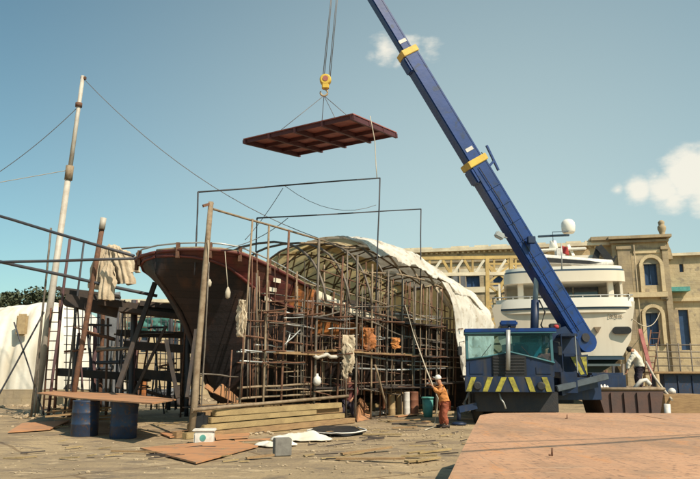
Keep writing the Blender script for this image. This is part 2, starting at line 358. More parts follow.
# ------------------------------------------------------------------ boat frame
u = V((math.sin(R(36)), math.cos(R(36)), 0)); nn = V((u.y, -u.x, 0))   # along the keel, to the near side
O = V((-6.2, 20.5, 0))
def B(s, t, z): return O + u*s + nn*t + V((0,0,z))
def bp(x, y, t): return onp(x, y, O + nn*t, nn)       # pixel on the vertical plane at offset t from the keel
def lerp_tab(tab, s):
    for (a, va), (c, vc) in zip(tab, tab[1:]):
        if s <= c: return va + (vc-va)*max(0, (s-a))/(c-a)
    return tab[-1][1]
HB = [(0,.02),(.12,.9),(.4,1.6),(.8,2.1),(1.4,2.35),(2.5,2.5),(5,2.6),(9,2.6),(14,2.6),(16,2.55),(16.9,1.9),(17.2,.03)]
SH = [(0,5.5),(1.5,5.4),(3,5.05),(4.6,4.62),(7.3,4.1),(11,3.8),(16,3.5),(19,3.6)]
KL = [(0,4.8),(.5,4.35),(1.1,3.7),(1.7,2.8),(2.2,1.7),(2.7,.7),(3.2,.6),(15.5,.6),(16.6,1.2),(17.2,2.6)]
GX = [(0,1.0),(2,.95),(4,.75),(7,.4),(12,.33),(16,.5),(19,.7)]
def hullpt(s, v, side):
    z0 = lerp_tab(KL, s); z1 = lerp_tab(SH, s); hb = lerp_tab(HB, s); g = lerp_tab(GX, s)
    z = z0 + (z1-z0)*v
    return B(s, side*hb*(.03+.97*(v**g)), z)
boat = thing('wooden_boat', 'big wooden boat hull, maroon and black with orange planks, propped up inside the scaffolding', 'boat', B(0,0,0))
b = MB()
ST = [0,.06,.12,.25,.4,.6,.8,1.1,1.4,2,2.6,3.2,3.9,4.6,5.4,6.3,7.3,8.4,9.6,11,12.5,14,15,16,16.6,17,17.2]
VV = [i/14 for i in range(15)]
for side in (1, -1):
    g = [[b.bm.verts.new(hullpt(s, v, side)) for v in VV] for s in ST]
    for i in range(len(ST)-1):
        for j in range(14):
            f = b.bm.faces.new((g[i][j], g[i+1][j], g[i+1][j+1], g[i][j+1])); f.smooth = True
            s = ST[i]
            f.material_index = 0
            if j >= 11 and s < 4.2: f.material_index = 1
            if (3.9 <= s < 5.4 and 11 <= j) or (5.4 <= s < 8 and 9 <= j <= 11): f.material_index = 2
bmesh.ops.remove_doubles(b.bm, verts=b.bm.verts, dist=.002)
hull = b.build('hull', [M['hullblack'], M['maroon'], M['orangewood']], boat)
solid(hull, .09, -1)
# deck
b = MB()
b.grid(lambda a, c: hullpt(.5+a*16.2, .8, 1).lerp(hullpt(.5+a*16.2, .8, -1), .03+.94*c), 30, 4)
b.build('deck', M['plank'], boat)
# plank seams as thin strakes, rubbing strake, rail, stanchions
for k, (dz, rr, mm, lab) in enumerate(((-.02,.06,'maroon',None),(-.62,.05,'maroon',None))):
    for side in (1,-1):
        b = MB(); b.tube([hullpt(s, 1 if k == 0 else .8, side) + nn*side*.02 for s in ST if s <= 4.7], rr, 6)
        b.build('rubbing_strake', M[mm], boat)
b = MB()
rp = [hullpt(s, 1, -1)+V((0,0,.22)) for s in reversed([x for x in ST if 0 < x <= 4.6])] + [hullpt(s, 1, 1)+V((0,0,.22)) for s in ST if s <= 7]
b.tube(rp, .028, 6); b.build('hand_rail', M['alum'], boat)
for s, side in ((.25,-1),(.8,-1),(2.6,-1),(.12,1),(.6,1),(1.4,1),(2.6,1),(3.9,1),(5.4,1)):
    b = MB(); p = hullpt(s, 1, side); b.beam(p - V((0,0,.25)), p + V((0,0,.24)), .11, .11); b.build('rail_post', M['rust'], boat)
# cream capping and the cream bulwark boards past the orange part
b = MB(); b.grid(lambda a, c: hullpt(4.9+a*4.6, 1, 1) + nn*.03 + V((0,0,.02 - c*.42)), 12, 2)
solid(b.build('bulwark_board', M['creampaint'], boat, 'cream painted boards along the rail'), .05)
b = MB(); b.tube([hullpt(s, 1, 1)+V((0,0,.05)) for s in ST if s <= 4.7], .05, 6); b.build('rail_cap', M['tanpipe'], boat)
for k in range(3):
    c = hullpt(3.05 - .04*k, .93-.07*k, 1) + nn*.06
    b = MB(); b.box(c, (.34, .03, .14), Matrix((u, nn, V((0,0,1)))).transposed()); b.build('port_daylight', M['creampaint'], boat)  # cream plate painted as the daylight seen through a port
for s0 in (9.5, 12.5):
    b = MB(); b.box(B(s0, .2, lerp_tab(SH, s0)+.1), (2.0, 2.6, 1.2), Matrix((u, nn, V((0,0,1)))).transposed(), .06); b.build('deckhouse', M['plankdark'], boat)
b = MB(); b.beam(B(3.4,0,.4), B(1.9,0,4.1), .12, .5, nn); b.build('rudder', M['hullblack'], boat)
b = MB(); b.box(B(10,0,.4), (.35, 12, .5), Matrix((nn, -u, V((0,0,1)))).transposed()); b.build('keel', M['hullblack'], boat)
b = MB(); b.lathe(B(.7,2.6,3.9), [(.02,0),(.07,.04),(.085,.2),(.05,.3),(.02,.36)], 10); b.tube([B(.7,2.6,4.2), B(.8,2.3,5.4)], .012, 5)
b.build('fender', M['rope'], boat)
# keel blocks and shores
for k, s in enumerate((5.2, 8.4, 11.6, 14.8)):
    b = MB()
    for j in range(2): b.box(B(s, random.uniform(-.1,.1), .1+.2*j - .02), (.34, 1.5, .19) if j else (1.2,.4,.19), Matrix((u, nn, V((0,0,1)))).transposed())
    tag(b.build('keel_block', M['timber']), 'stacked baulks under the boat keel among the scaffolding', 'timber block', 'keel blocks under the wooden boat')
shores = [((118,388,-1.6),(155,283,-1.9)), ((134,394,-2.6),(166,326,-1.5)), ((187,398,2.0),(196,330,.9)), ((178,398,2.8),(166,340,2.2))]
slab = ['long black shore prop leaning from the yard up to the boat stern', 'second black shore, behind the long one under the stern', 'dark prop beside the foot of the tall tan pole, under the stern', 'short splayed prop standing just left of the tall tan pole']
for (a, c), lb in zip(shores, slab):
    b = MB(); b.beam(bp(*a), bp(*c), .15 if lb.startswith('long') else .09, .13 if lb.startswith('long') else .09, V((0,1,0))); tag(b.build('shore_prop', M['plankdark']), lb, 'timber prop', 'shores propping the boat')
# ------------------------------------------------------------------ shelter: hoops and tarp
def roofz(s): return lerp_tab([(3,6.3),(6,6.7),(8.4,7.1),(10,7.35),(12.5,7.3),(15,6.7),(17.5,6.05)], s)
def arch(s, a, w=3.35, zr=None, e=3.4):      # a from 0 (near side foot) to 1 (far side foot)
    z1 = zr if zr else roofz(s); zs = min(e, z1-1.6)
    t = math.pi*a
    return B(s, w*math.copysign(abs(math.cos(t))**.8, math.cos(t)), zs + (z1-zs)*abs(math.sin(t))**.85)
shelter = thing('tarp_shelter', 'half round pole shelter over the boat, white tarpaulin thrown over its roof', 'shelter', B(10,0,0))
hs = [4.6, 6.0, 7.4, 8.8, 10.2, 11.6, 13.0, 14.4, 15.8, 17.3]
for s in hs:
    b = MB(); pts = [arch(s, i/18) for i in range(3,19)] + [B(s, -3.35, 0)]
    if s < 8: pts = [arch(s, i/18) for i in range(1,19)] + [B(s, -3.35, 0)]
    b.tube(pts, .045, 6); b.build('hoop', M['steel'] if s < 9 else M['tanpipe'], shelter)
for a in (.18,.34,.5,.64,.78,.9):
    b = MB(); b.tube([arch(7.4+i*1.0, a) for i in range(11)], .04, 6); b.build('purlin', M['tanpipe'], shelter)
for k in range(9):
    s = 7.5+k*1.08
    b = MB(); b.tube([arch(s, .62), arch(s+1.2, .92)], .035, 5); b.build('brace', M['tanpipe'], shelter)
    b = MB(); b.tube([arch(s+1.2, .5), arch(s, .78)], .03, 5); b.build('brace', M['steel'], shelter)
    b = MB(); b.tube([B(s, -3.6, 0), B(s+.1, -3.6, 4.4)], .045, 6); b.build('upright', M['rust'], shelter)
for z in (1.6, 3.0):
    b = MB(); b.tube([B(7,-3.65,z), B(18.4,-3.65,z+.1)], .04, 6); b.build('rail', M['rust'], shelter)
def tarp(a, c):
    s = 7.5 + a*9.9
    lo = (.34 if s < 8.8 else .56) + .02*math.sin(s*1.7)
    ang = lo + c*(1.0-lo)
    p = arch(s, min(ang,1), 3.45)
    q = arch(s, .5, 1e-3)
    dirn = (p - B(s,0,4.0)).normalized()
    wr = .09*nz(s*1.3, c*4) + .05*nz(s*4, c*9, 3) + .10*math.sin(s*4.48+1.0)*abs(math.sin(c*6)) * .6
    return p + dirn*(.06+wr)
b = MB(); b.grid(tarp, 90, 44)
solid(b.build('roof_tarp', M['canvasin'], shelter, 'tarpaulin skin lining the roof and far side'), .02)
def tarp2(a, c):                             # the outer white sheet along the ridge
    s = 8.6 + a*8.9
    lo = .245 - .11*a + .016*math.sin(s*2.9) + .02*nz(s*2.2, 3)
    ang = lo + c*(.60-lo)
    p = arch(s, ang, 3.5); dirn = (p - B(s,0,4.0)).normalized()
    wr = .10*nz(s*1.6+9, c*5) + .09*(1-abs(nz(s*3.1+c*4, c*2.5, 5))*4) *.5 + .025*(1-3*abs(nz(s*7, c*9+s*2, 8)))
    return p + dirn*(.20+wr)
b = MB(); b.grid(tarp2, 190, 50)
solid(b.build('ridge_sheet', M['canvas'], shelter, 'bright white sheet lying over the ridge'), .012)
def curt(a, c):                              # end curtain wrapping the far near-side corner
    s = 13.25 + .55*c*(1-a) + a*4.2; foot = B(s+.1, 3.75+.12*math.sin(a*9), 0.15 + (1-a)*.9*abs(math.sin(a*4)))
    if c < .35: p0 = arch(s, .2*(1-c/.35), 3.55)
    else: p0 = arch(s, 0, 3.55).lerp(foot, (c-.35)/.65)
    f = min(1, c*1.5)
    return p0 + nn*(.15 + .15*math.sin(a*26 + 3*nz(a*3, c*2))*f + .16*nz(a*6, c*3) + .10*(.4-abs(nz(a*11+c*3, c*5, 5))*2) + .02*(.4-abs(nz(a*25, c*11, 9))*2)) + u*(.1*math.sin(c*8))
b = MB(); b.grid(curt, 130, 70)
solid(b.build('end_curtain', M['canvas'], shelter, 'white sheet hanging to the ground at the far end'), .03)
b = MB(); b.grid(lambda a, c: arch(17.35+.1*math.sin(a*24)*c, a, 3.4)*(1-c) + (V((arch(17.35, a, 3.4).x, arch(17.35, a, 3.4).y, min(3.3, arch(17.35, a, 3.4).z-.01))))*c, 40, 12)
solid(b.build('end_sheet', M['canvasin'], shelter), .02)
b = MB(); b.box(B(17.3,0,1.72), (6.7,.12,3.4), Matrix((nn,-u,V((0,0,1)))).transposed()); b.build('interior_shade_wall', M['plankdark'], shelter)  # added dark wall standing for the darkness inside the far end
b = MB()
for k in range(8):
    s = 13.2+k*.4; a0 = .2
    b.tube([arch(s, .22) + V((0,0,random.uniform(-.2,.2))), arch(s+.5, .1)+V((0,0,random.uniform(-.2,.1)))], .09, 6)
b.build('rolled_sacking', M['rag'], shelter)
# ------------------------------------------------------------------ scaffolding along the near side
scaf = thing('scaffolding', 'tangle of tube scaffolding with plank lifts along the near side of the boat', 'scaffolding', B(8,3.6,0))
T0 = 3.1
def pole(x0,y0,x1,y1,r=.035,m='steel',name='standard',t=T0,t1=None,par=scaf,wo=.012):
    b = MB(); b.tube(wob(bp(x0,y0,t), bp(x1,y1,t if t1 is None else t1), wo, 4), r*.78, 7); return b.build(name, M[m], par)
def foot(x, t):                            # pixel row where the plane meets the ground
    lo, hi = 380, 470
    for _ in range(40):
        mid = (lo+hi)/2
        if bp(x, mid, t).z > 0: lo = mid
        else: hi = mid
    return lo
for (xb, xt, yt, r, m) in ((200,209,262,.03,'steel'),(238,252.5,219,.04,'tanpipe'),(262,269,226,.045,'tanpipe'),(280,289,230,.05,'rust'),(313,319,239,.06,'steel'),
        (336,343,256,.05,'rust'),(346,347.5,250,.04,'steel'),(355,357.5,255,.06,'steel'),(371,372.5,264,.05,'tanpipe'),(386,388.5,270,.045,'steel'),(401,402.5,277,.045,'steel'),
        (413,415.5,284,.055,'steel'),(425,427,288,.04,'tanpipe'),(436,437.5,292,.045,'steel'),(447,447,320,.05,'steel'),(455,456,316,.05,'rust')):
    pole(xb, foot(xb,T0), xt, yt, r, m)
for (xb, xt, yt, r, m) in ((225,232,350,.03,'rust'),(254,262,300,.03,'rust'),(302,309,300,.04,'rust'),(328,334,292,.04,'rust'),(364,366,262,.035,'rust'),(380,381,268,.035,'rust'),(394,395,290,.03,'tanpipe'),(408,409,282,.035,'rust'),(420,421,290,.03,'steel'),(431,432,300,.03,'rust'),(443,442,298,.03,'rust')):
    pole(xb, foot(xb,2.75), xt, yt, r, m, t=2.75)
led = [(213,209,325,241,.045,'tanpipe'),(300,243,323,243,.05,'tanpipe'),(325,241,345,246,.03,'steel'),
 (305,283,342,292,.035,'tanpipe'),(342,292,382,303,.035,'tanpipe'),(382,303,448,325,.035,'tanpipe'),
 (306,319,346,311,.04,'steel'),(346,311,372,322,.04,'steel'),(372,322,402,336,.04,'steel'),(402,336,449,343,.04,'steel'),
 (344,353,400,361,.05,'alum'),(400,361,450,362,.04,'alum'),(343,367,396,370,.045,'alum'),(396,370,452,368,.045,'alum'),
 (240,335,315,346,.04,'rust'),(285,312,316,318,.035,'alum'),(286,324,315,329,.035,'alum'),(241,350,312,354,.035,'alum'),(240,361,306,364,.035,'alum'),
 (238,388,313,384,.045,'tanpipe'),(237,399,314,394,.045,'tanpipe'),(200,374,238,377,.03,'steel'),
 (320,270,448,312,.03,'rust'),(322,300,446,332,.03,'rust'),(345,384,452,378,.035,'rust'),(322,258,400,285,.03,'tanpipe'),
 (244,320,290,322,.03,'rust'),(262,302,300,300,.03,'rust'),(320,335,350,339,.03,'rust'),(350,345,450,350,.03,'rust'),(300,392,345,390,.04,'tanpipe')]
for x0,y0,x1,y1,r,m in led: pole(x0,y0,x1,y1,r,m,'ledger',T0-.06,wo=.022)
for (x0,y0,x1,y1,r,m,tt) in ((300,330,284,345,.03,'alum',T0),(354,340,338,372,.03,'steel',T0),(405,305,421,350,.03,'tanpipe',T0),(375,365,386,405,.05,'tanpipe',T0+.4),(331,262,351,290,.035,'rust',2.75),
        (428,300,447,330,.03,'rust',2.75),(357,300,400,330,.025,'rust',2.75),(266,330,282,352,.025,'rust',2.75),(290,334,286,346,.03,'alum',T0)):
    pole(x0,y0,x1,y1,r,m,'brace',tt)
# transoms from the scaffold in to the hull, and planks on the lifts
for k in range(88):
    x = random.uniform(240, 454); y = 398 if x < 350 else 395; ln = random.uniform(85, 150)
    pole(x, y, x+random.uniform(0,3), max(y-ln, 250+(x-250)*.2), random.choice((.022,.028,.033)), random.choice(['rust','steel','tanpipe','rust']), 'thin_upright', random.choice((2.75, 2.9, 3.0, 3.2)), wo=.03)
for k in range(75):
    x = random.uniform(236, 432); y = random.uniform(290+ (x-240)*.12, 392); pole(x, y, x+random.uniform(18,60), y+random.uniform(-3,7), random.choice((.02,.026,.03)), random.choice(['rust','steel','tanpipe','alum']), 'thin_rail', random.choice((2.75, 2.9, 3.0, 3.2)), wo=.03)
for s in (1.8,3.6,5.2,7.0,8.6,10.2,12,13.6,15.2):
    for z in (2.35, 3.6):
        b = MB(); b.tube([B(s,2.6,z+random.uniform(-.1,.1)), B(s,4.0,z)], .03, 6); b.build('transom', M['rust'], scaf)
for (s0, s1, z, t) in ((2.2,5.2,2.32,3.25),(5.0,8.0,2.45,3.2),(7.8,11,2.4,3.25),(11,15,2.35,3.2),(2.4,5.5,1.2,3.0),(5.2,8.2,1.15,2.95),(6.5,9.5,3.75,2.9),(10,14,3.7,2.95),(12.4,16,3.0,3.0),(3.2,6.2,2.9,2.85),(4.3,7.2,2.42,3.0),(9,13.2,3.66,3.2),(3.0,6.0,3.55,3.1),(8,12,1.15,3.3),(12,15.8,1.2,3.25)):
    b = MB()
    b.beam(B(s0,t,z), B(s1,t-.03,z+random.uniform(-.08,.08)), .24, .05); b.beam(B(s0+.2,t-.27,z+.03), B(s1-.2,t-.3,z+.05), .24, .05)
    b.build('plank', M['plankdark'] if s0 >= 8 or z < 2 or z > 2.8 else M['plank'], scaf)  # planks farther along
for k in range(26):                          # short posts, clips and pegs that fill the lifts
    x = random.uniform(322, 450); y = random.uniform(335, 385)
    pole(x, y, x+random.uniform(-3,3), y-random.uniform(10,26), .022, random.choice(['rust','steel','tanpipe']), 'short_post', random.choice((T0, 2.8, 3.0)))
# tall pale corner pole with bracket
tp = thing('corner_pole', 'tall tan corner pole, nearest of the scaffold uprights, left of the timber pile', 'pole', bp(191,foot(191,3.0),3.0))
b = MB(); b.tube(wob(bp(191,foot(191,3.0),3.0), bp(211,202,3.0), .02, 6), .1, 10, .075); b.build('shaft', M['tanpipe'], tp)
b = MB(); b.beam(bp(203,206,3.0), bp(213,203,3.0), .05, .08); b.build('bracket', M['rust'], tp)
b = MB(); b.tube([bp(208,240,3.1), bp(209,284,3.1)], .012, 5); b.lathe(bp(209,287,3.1), [(.03,0),(.06,.04),(.07,.14),(.03,.22)], 8); b.build('rope_knot', M['rope'], tp)
# portal frames above the hull
def portal(px, label, t0s, r=.035):
    P = thing('portal_frame', label, 'pipe frame', at(px[0][0], px[0][1], px[0][2])*1)
    P.location.z = 0
    for a, c in zip(px, px[1:]):
        b = MB(); b.tube(wob(at(*a), at(*c), .012), r*.8, 7); b.build('pipe', M['darkpipe'], P)
    return P
portal([(194.5,275,20.2),(198,192,20.2),(380,178,24.5),(376,300,24.5)], 'taller thin pipe frame, its crossbar passing just above the tan corner pole', 0)
portal([(254,300,23.5),(257,218,23.5),(421,209,29),(420,315,29)], 'lower thin pipe frame set further back over the tarp roof', 0)
b = MB(); b.tube(sag(at(283,188,22.5), at(245,240,22), .1), .012, 5); tag(b.build('guy_rope', M['wire']), 'thin slanting guy rope from the taller pipe frame down towards the boat rail', 'rope')
b = MB(); b.tube(sag(at(285,186,22.5), at(376,205,24.5), .5), .010, 5); tag(b.build('guy_rope', M['wire']), 'slack thin line looping under the crossbar of the taller pipe frame', 'rope')
b = MB(); b.tube(sag(at(288,218,24), at(215,250,20), .25), .014, 5); tag(b.build('guy_rope', M['wire']), 'slack line from the lower pipe frame down to the stern rail', 'rope')
# hull side clutter hung on scaffold, and a crowd of dark props and pipes under the stern
def cloth(name, c, sx, sz, m, label, cat, seed=0, par=None, depth=.35, dirx=u):
    b = MB()
    def f(a, q):
        w_ = 1 - .35*q*(nz(seed, 2)+.6)
        n1 = nz(a*2.5+seed, q*2.2, seed); n2 = nz(a*6+seed, q*5, seed+3) + .7*(.3-abs(nz(a*12, q*8, seed))*2)
        return V(c) + dirx*((a-.5)*sx*w_ + .12*sx*n2) + V((0,0,-q*sz*(1+.3*nz(a*4, seed)))) + nn*(depth*n1 + depth*.5*n2 + .1*math.sin(a*13+seed))
    b.grid(f, 44, 36)
    o = solid(b.build(name, m, par), .006)
    if label: tag(o, label, cat)
    return o
b = MB(); b.lathe(bp(317,386,3.3), [(.02,0),(.1,.03),(.145,.13),(.12,.26),(.05,.33),(.04,.40)], 10); o = b.build('hanging_sack', M['whitep']); tag(o, 'round white sack tied to a scaffold upright above the timber pile', 'sack')
b = MB(); b.tube([bp(314+i*3.2, 355.5+1.2*math.sin(i*1.3)+ (1 if i%2 else 0), 3.3) for i in range(11)], .065, 8); tag(b.build('rolled_cloth', M['canvas']), 'white cloth rolled along a scaffold rail beside the round sack', 'cloth')
cloth('hanging_rag', bp(349,335,3.7), .5, 1.3, M['rag'], 'ragged tan cloth hanging in the scaffolding above the dark clad worker', 'rag', 5, depth=.2)
cloth('hanging_rag', bp(368,328,3.2), .7, .8, M['orangewood'], 'small orange rag drying high inside the scaffolding', 'rag', 9, depth=.15)
cloth('hanging_rag', bp(396,338,3.3), .6, .4, M['orangecloth'], 'bright orange scrap of cloth hung midway along the scaffolding', 'rag', 12, depth=.15)
cloth('hanging_rag', bp(242,300,3.6), .22, 1.0, M['rag'], 'narrow tan rag tied to the upright beside the black hull', 'rag', 15, depth=.1)
# ------------------------------------------------------------------ timber pile, orange bits
pile = [('long flat timber at the bottom front of the pile',(196,436),(352,421),0.0,.42,.22),
        ('bottom timber behind the front one in the pile',(193,430),(340,414),0.0,.5,.24),
        ('third bottom timber, rear of the pile',(200,424),(338,410),0.0,.45,.24)]
def timber(p, q, w_, h, m, label, grp='long timbers stacked before the scaffolding'):
    b = MB(); b.beam(p, q, w_, h, bev=.012)
    tag(b.build('timber', m), label, 'timber', grp)
g0 = [gnd(194,440), gnd(350,423.5)]; dv = (g0[1]-g0[0]).normalized(); back = V((-dv.y, dv.x, 0))
LT = (g0[1]-g0[0]).length
names = {0:'lowest timber at the very front of the long pile',19:'crooked loose timber lying askew on top of the long pile',18:'pale narrow batten on top of the long pile',4:'lowest timber at the back of the long pile, in scaffold shade'}
n_ = 0
for lay in range(4):
    for row in range(4 - lay//2):
        a, c = random.uniform(-.02,.05)+.08*lay*random.random(), random.uniform(.8,1.02)-.06*lay*random.random()
        bk = .02 + row*.215 + lay*.09 + random.uniform(-.02,.02); w_, h = random.uniform(.15,.21), random.uniform(.15,.175)
        z = .09 + lay*.178
        timber(g0[0]+dv*LT*a+back*bk+V((0,0,z)), g0[0]+dv*LT*c+back*(bk+random.uniform(-.10,.10))+V((0,0,z+random.uniform(-.004,.012))), w_, h, M['timber'] if (n_*7)%3 else M['plank'], names.get(n_, 'one of the yellowed timbers inside the long low pile'))
        n_ += 1
for k in range(6):
    a = random.uniform(.02,.5); ln = random.uniform(.2,.5); bk = .35+.1*k
    timber(g0[0]+dv*LT*a+back*bk+V((0,0,.79+.03*(k%2))), g0[0]+dv*LT*(a+ln)+back*(bk+random.uniform(-.25,.25))+V((0,0,.80)), random.uniform(.07,.16), .04, M['plank'] if k%2 else M['plankdark'], 'thin loose plank thrown on top of the long timber pile', 'thin planks on the timber pile')
b = MB(); b.tube([bp(192,410,3.2), bp(348,396,3.2)], .05, 8); tag(b.build('pipe', M['tanpipe']), 'long pale pipe laid level behind the timber pile along the scaffold feet', 'pipe')
b = MB(); b.box(at(199,421,18.3), (.45,.4,.45), None, .08); tag(b.build('coil_box', M['blackpaint']), 'dark rounded lump at the left end of the timber pile', 'box')
b = MB(); b.prism([bp(221,384,2.2), bp(237,398,2.2), bp(236,404,2.2), bp(213,393,2.2)], nn*.08); tag(b.build('steel_plate', M['orangeplate']), 'larger sunlit orange plate leaning in the shade below the hull', 'plate')
b = MB(); b.prism([bp(206,384,2.2), bp(212,389,2.2), bp(211,393,2.2), bp(204,388,2.2)], nn*.08); tag(b.build('steel_plate', M['orangeplate']), 'smaller orange plate offcut leaning in the shade below the hull', 'plate')
b = MB(); b.prism([gnd(357,422,.02), gnd(371,419,.02), gnd(368,414,.02)+V((0,0,.35)), at(360,397,gnd(362,418).y+.3), gnd(353,418,.02)+V((0,0,.3))], V((.0,.05,0)));
tag(b.build('steel_plate', M['orangeplate']), 'pointed orange plate propped upright beside the dark clad worker', 'plate')
# ------------------------------------------------------------------ ground litter
def flat(name, px, m, label, cat, h=.03, z=.03):
    b = MB(); b.prism([gnd(x, y, z) for x, y in px], V((0,0,h))); return tag(b.build(name, m), label, cat)
flat('ground_plate', [(140,449),(228,441),(258,447),(196,464)], M['orangeplate'], 'rust orange plate lying flat at the bottom left, left of the grey block', 'plate')
flat('ground_plate', [(22,424),(70,421),(50,430),(8,433)], M['orangeplate'], 'orange plate at the left edge in the shade of the table', 'plate')
flat('ground_plate', [(214,436),(250,434),(248,438),(216,440)], M['orangeplate'], 'thin orange strip plate right of the white crate', 'plate', z=.05)
flat('ground_plate', [(375,405),(440,397),(452,400),(392,412)], M['orangeplate'], 'long orange plate at the feet of the row of canisters', 'plate', z=.04)
flat('ground_plate', [(160,434),(196,430),(206,434),(170,438)], M['orangeplate'], 'small orange plate beside the foot of the tan corner pole', 'plate')
# dark sheet with pale lip
def ov(a, z, k=1.0):
    w_ = 1+.14*math.sin(a*3+1)+.07*math.sin(a*7)
    return gnd(334+27*k*w_*math.cos(a), 431.5+(4.6+1.2*math.cos(a+.6))*k*math.sin(a), .05)+V((0,0,z))
sh = thing('bent_sheet', 'dark bent sheet with a pale front lip, lying before the dark clad worker', 'metal sheet', gnd(332,432))
b = MB(); b.prism([ov(2*math.pi*i/30,.02*math.sin(i)) for i in range(30)], V((0,0,.025))); b.build('sheet', M['blackpaint'], sh)
b = MB(); b.tube([ov(2*math.pi*(i-2)/30,.05+.05*abs(nz(i*.6,2)),1.02) for i in range(19)], .025, 6, .012); b.build('lip', M['whitep'], sh)
def crumple(px, py, sx, sy, h, m, label, cat, name, seed):
    c = gnd(px, py)
    b = MB()
    def f(a, q):
        r_ = 1+.3*nz(seed, math.cos(a*6.28)*1.5, math.sin(a*6.28)*1.5)
        xx, yy = q*math.cos(a*6.28), q*math.sin(a*6.28)
        hh = h*(1-q**3)*(.25+1.1*abs(nz(xx*1.6+seed, yy*1.6)))+.04+.16*h*4*abs(nz(xx*3.5, yy*3.5+seed))*(1-q**4)*.6+.05*abs(nz(xx*9, yy*9, seed))
        return c + V((sx*q*r_*math.cos(a*2*math.pi), sy*q*r_*math.sin(a*2*math.pi), hh))
    b.grid(f, 36, 10)
    return tag(solid(b.build(name, m), .015), label, cat)
crumple(302,441,.8,.5,.2,M['whitewash'],'large crumpled white sheet on the ground behind the grey block','cloth','crumpled_sheet',3)
crumple(276,447,.45,.3,.12,M['whitewash'],'small crumpled white rag left of the grey block','cloth','crumpled_sheet',8)
crumple(293,415,.2,.16,.42,M['whitep'],'little white rag heap on top of the timber pile','rag','crumpled_rag',11).location.z += .42
b = MB(); b.box(gnd(282,456)+V((0,0,.19)), (.36,.28,.36), Matrix.Rotation(.3,3,'Z'), .015); tag(b.build('concrete_block', M['greyblock']), 'square grey block standing in front of the crumpled white sheet', 'block')
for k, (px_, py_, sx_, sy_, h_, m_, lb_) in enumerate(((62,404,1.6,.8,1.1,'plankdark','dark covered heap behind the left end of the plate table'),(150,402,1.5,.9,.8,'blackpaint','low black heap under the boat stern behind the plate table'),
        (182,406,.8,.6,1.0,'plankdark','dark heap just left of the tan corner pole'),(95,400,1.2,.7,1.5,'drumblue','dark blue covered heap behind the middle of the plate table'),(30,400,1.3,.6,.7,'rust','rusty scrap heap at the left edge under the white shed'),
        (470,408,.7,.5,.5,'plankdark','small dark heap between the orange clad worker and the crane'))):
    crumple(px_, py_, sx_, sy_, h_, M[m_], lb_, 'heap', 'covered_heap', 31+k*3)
for k, (px_, y1_, y2_, m_, lb_) in enumerate(((137,404,372,'rust','rusty gas bottle standing under the stern, left of its twin'),(143,404,374,'orangewood','orange gas bottle standing under the stern'),(168,404,380,'drumblue','blue gas bottle near the tan corner pole'))):
    c = gnd(px_, y1_); h_ = at(px_, y2_, c.y).z; b = MB(); b.lathe(c, [(.11,0),(.13,.04),(.13,h_-.22),(.09,h_-.08),(.04,h_-.04),(.045,h_)], 14); tag(b.build('gas_bottle', M[m_]), lb_, 'gas bottle')
# white crate with round hole
cr_ = thing('white_crate', 'small white crate with a dark round hole, near the tan corner pole foot', 'crate', gnd(204,444))
c0 = gnd(204,444)
b = MB(); b.box(c0+V((0,0,.16)), (.48,.32,.28), Matrix.Rotation(.1,3,'Z'), .03); b.build('body', M['whitep'], cr_)
b = MB(); b.box(c0+V((0,.02,.335)), (.56,.40,.06), Matrix.Rotation(.1,3,'Z'), .02); b.build('lid', M['whitep'], cr_)
b = MB(); b.lathe(c0+V((.0,-.158,.16)), [(.075,0),(.075,.02)], 14, V((0,-1,0))); b.build('hole', M['turq'], cr_)
# rubble
def rock(b, c, s):
    r = bmesh.ops.create_icosphere(b.bm, subdivisions=1, radius=s)
    k = random.uniform(0,99)
    for v in r['verts']:
        v.co = V((v.co.x*random.uniform(.8,1.3), v.co.y*random.uniform(.7,1.2), v.co.z*.6)) * (1+.3*nz(v.co.x*9+k, v.co.y*9, v.co.z*9)); v.co += V(c)
b = MB()
for k in range(1300):
    x = random.uniform(-20, 700); y = 400 + 75*random.random()**1.4
    if y > 412 and x > 475 - (y-416)*.7: continue
    p = gnd(x, y); rock(b, (p.x, p.y, .01), random.uniform(.008,.032)*(1.9 if random.random()<.06 else 1))
for k, (x_, y_, ln_, a_, w_) in enumerate([(random.uniform(352,460), random.uniform(404,424), random.uniform(.5,1.8), random.uniform(-.3,.8), random.uniform(.06,.2)) for _ in range(16)]+[(random.uniform(110,420), random.uniform(426,462), random.uniform(.4,1.4), random.uniform(-.3,.8), random.uniform(.05,.16)) for _ in range(16)]):
    p_ = gnd(x_, y_, .04); bb = MB(); bb.beam(p_, p_+V((math.cos(a_)*ln_, math.sin(a_)*ln_, random.uniform(0,.06))), w_, .035); tag(bb.build('loose_plank', random.choice([M['plank'],M['timber'],M['orangeplate'],M['plankdark']])), 'short loose plank or strip dropped on the yard floor', 'plank', 'loose strips on the yard floor')
for (cx_, cy_, n, sx, s0) in ((420,436,60,1.4,.028),(375,430,40,.9,.025),(60,415,120,2.0,.09),(160,400,160,3.5,.10),(330,445,40,1.5,.022),(40,405,120,3.5,.12),(470,414,40,.9,.04),(245,434,40,.8,.05)):
    c = gnd(cx_, cy_)
    for k in range(n): rock(b, (c.x+random.gauss(0,sx*.6), c.y+random.gauss(0,sx*.5), .03), random.uniform(.4,1.4)*s0)
tag(b.build('rubble', M['rubble']), 'loose stones and chippings scattered over the sandy yard', 'rubble', kind='stuff')
b = MB()
for k in range(45):
    x = random.uniform(0, 470); y = random.uniform(402, 462); p = gnd(x, y, .03); a = random.uniform(-.5,.9)
    ln = random.uniform(.15,.8)
    b.beam(p, p+V((math.cos(a)*ln, math.sin(a)*ln, random.uniform(0,.05))), random.uniform(.015,.05), .02)
tag(b.build('wood_scraps', M['plankdark']), 'dark splinters and offcuts strewn about the yard floor', 'wood scraps', kind='stuff')
b = MB()
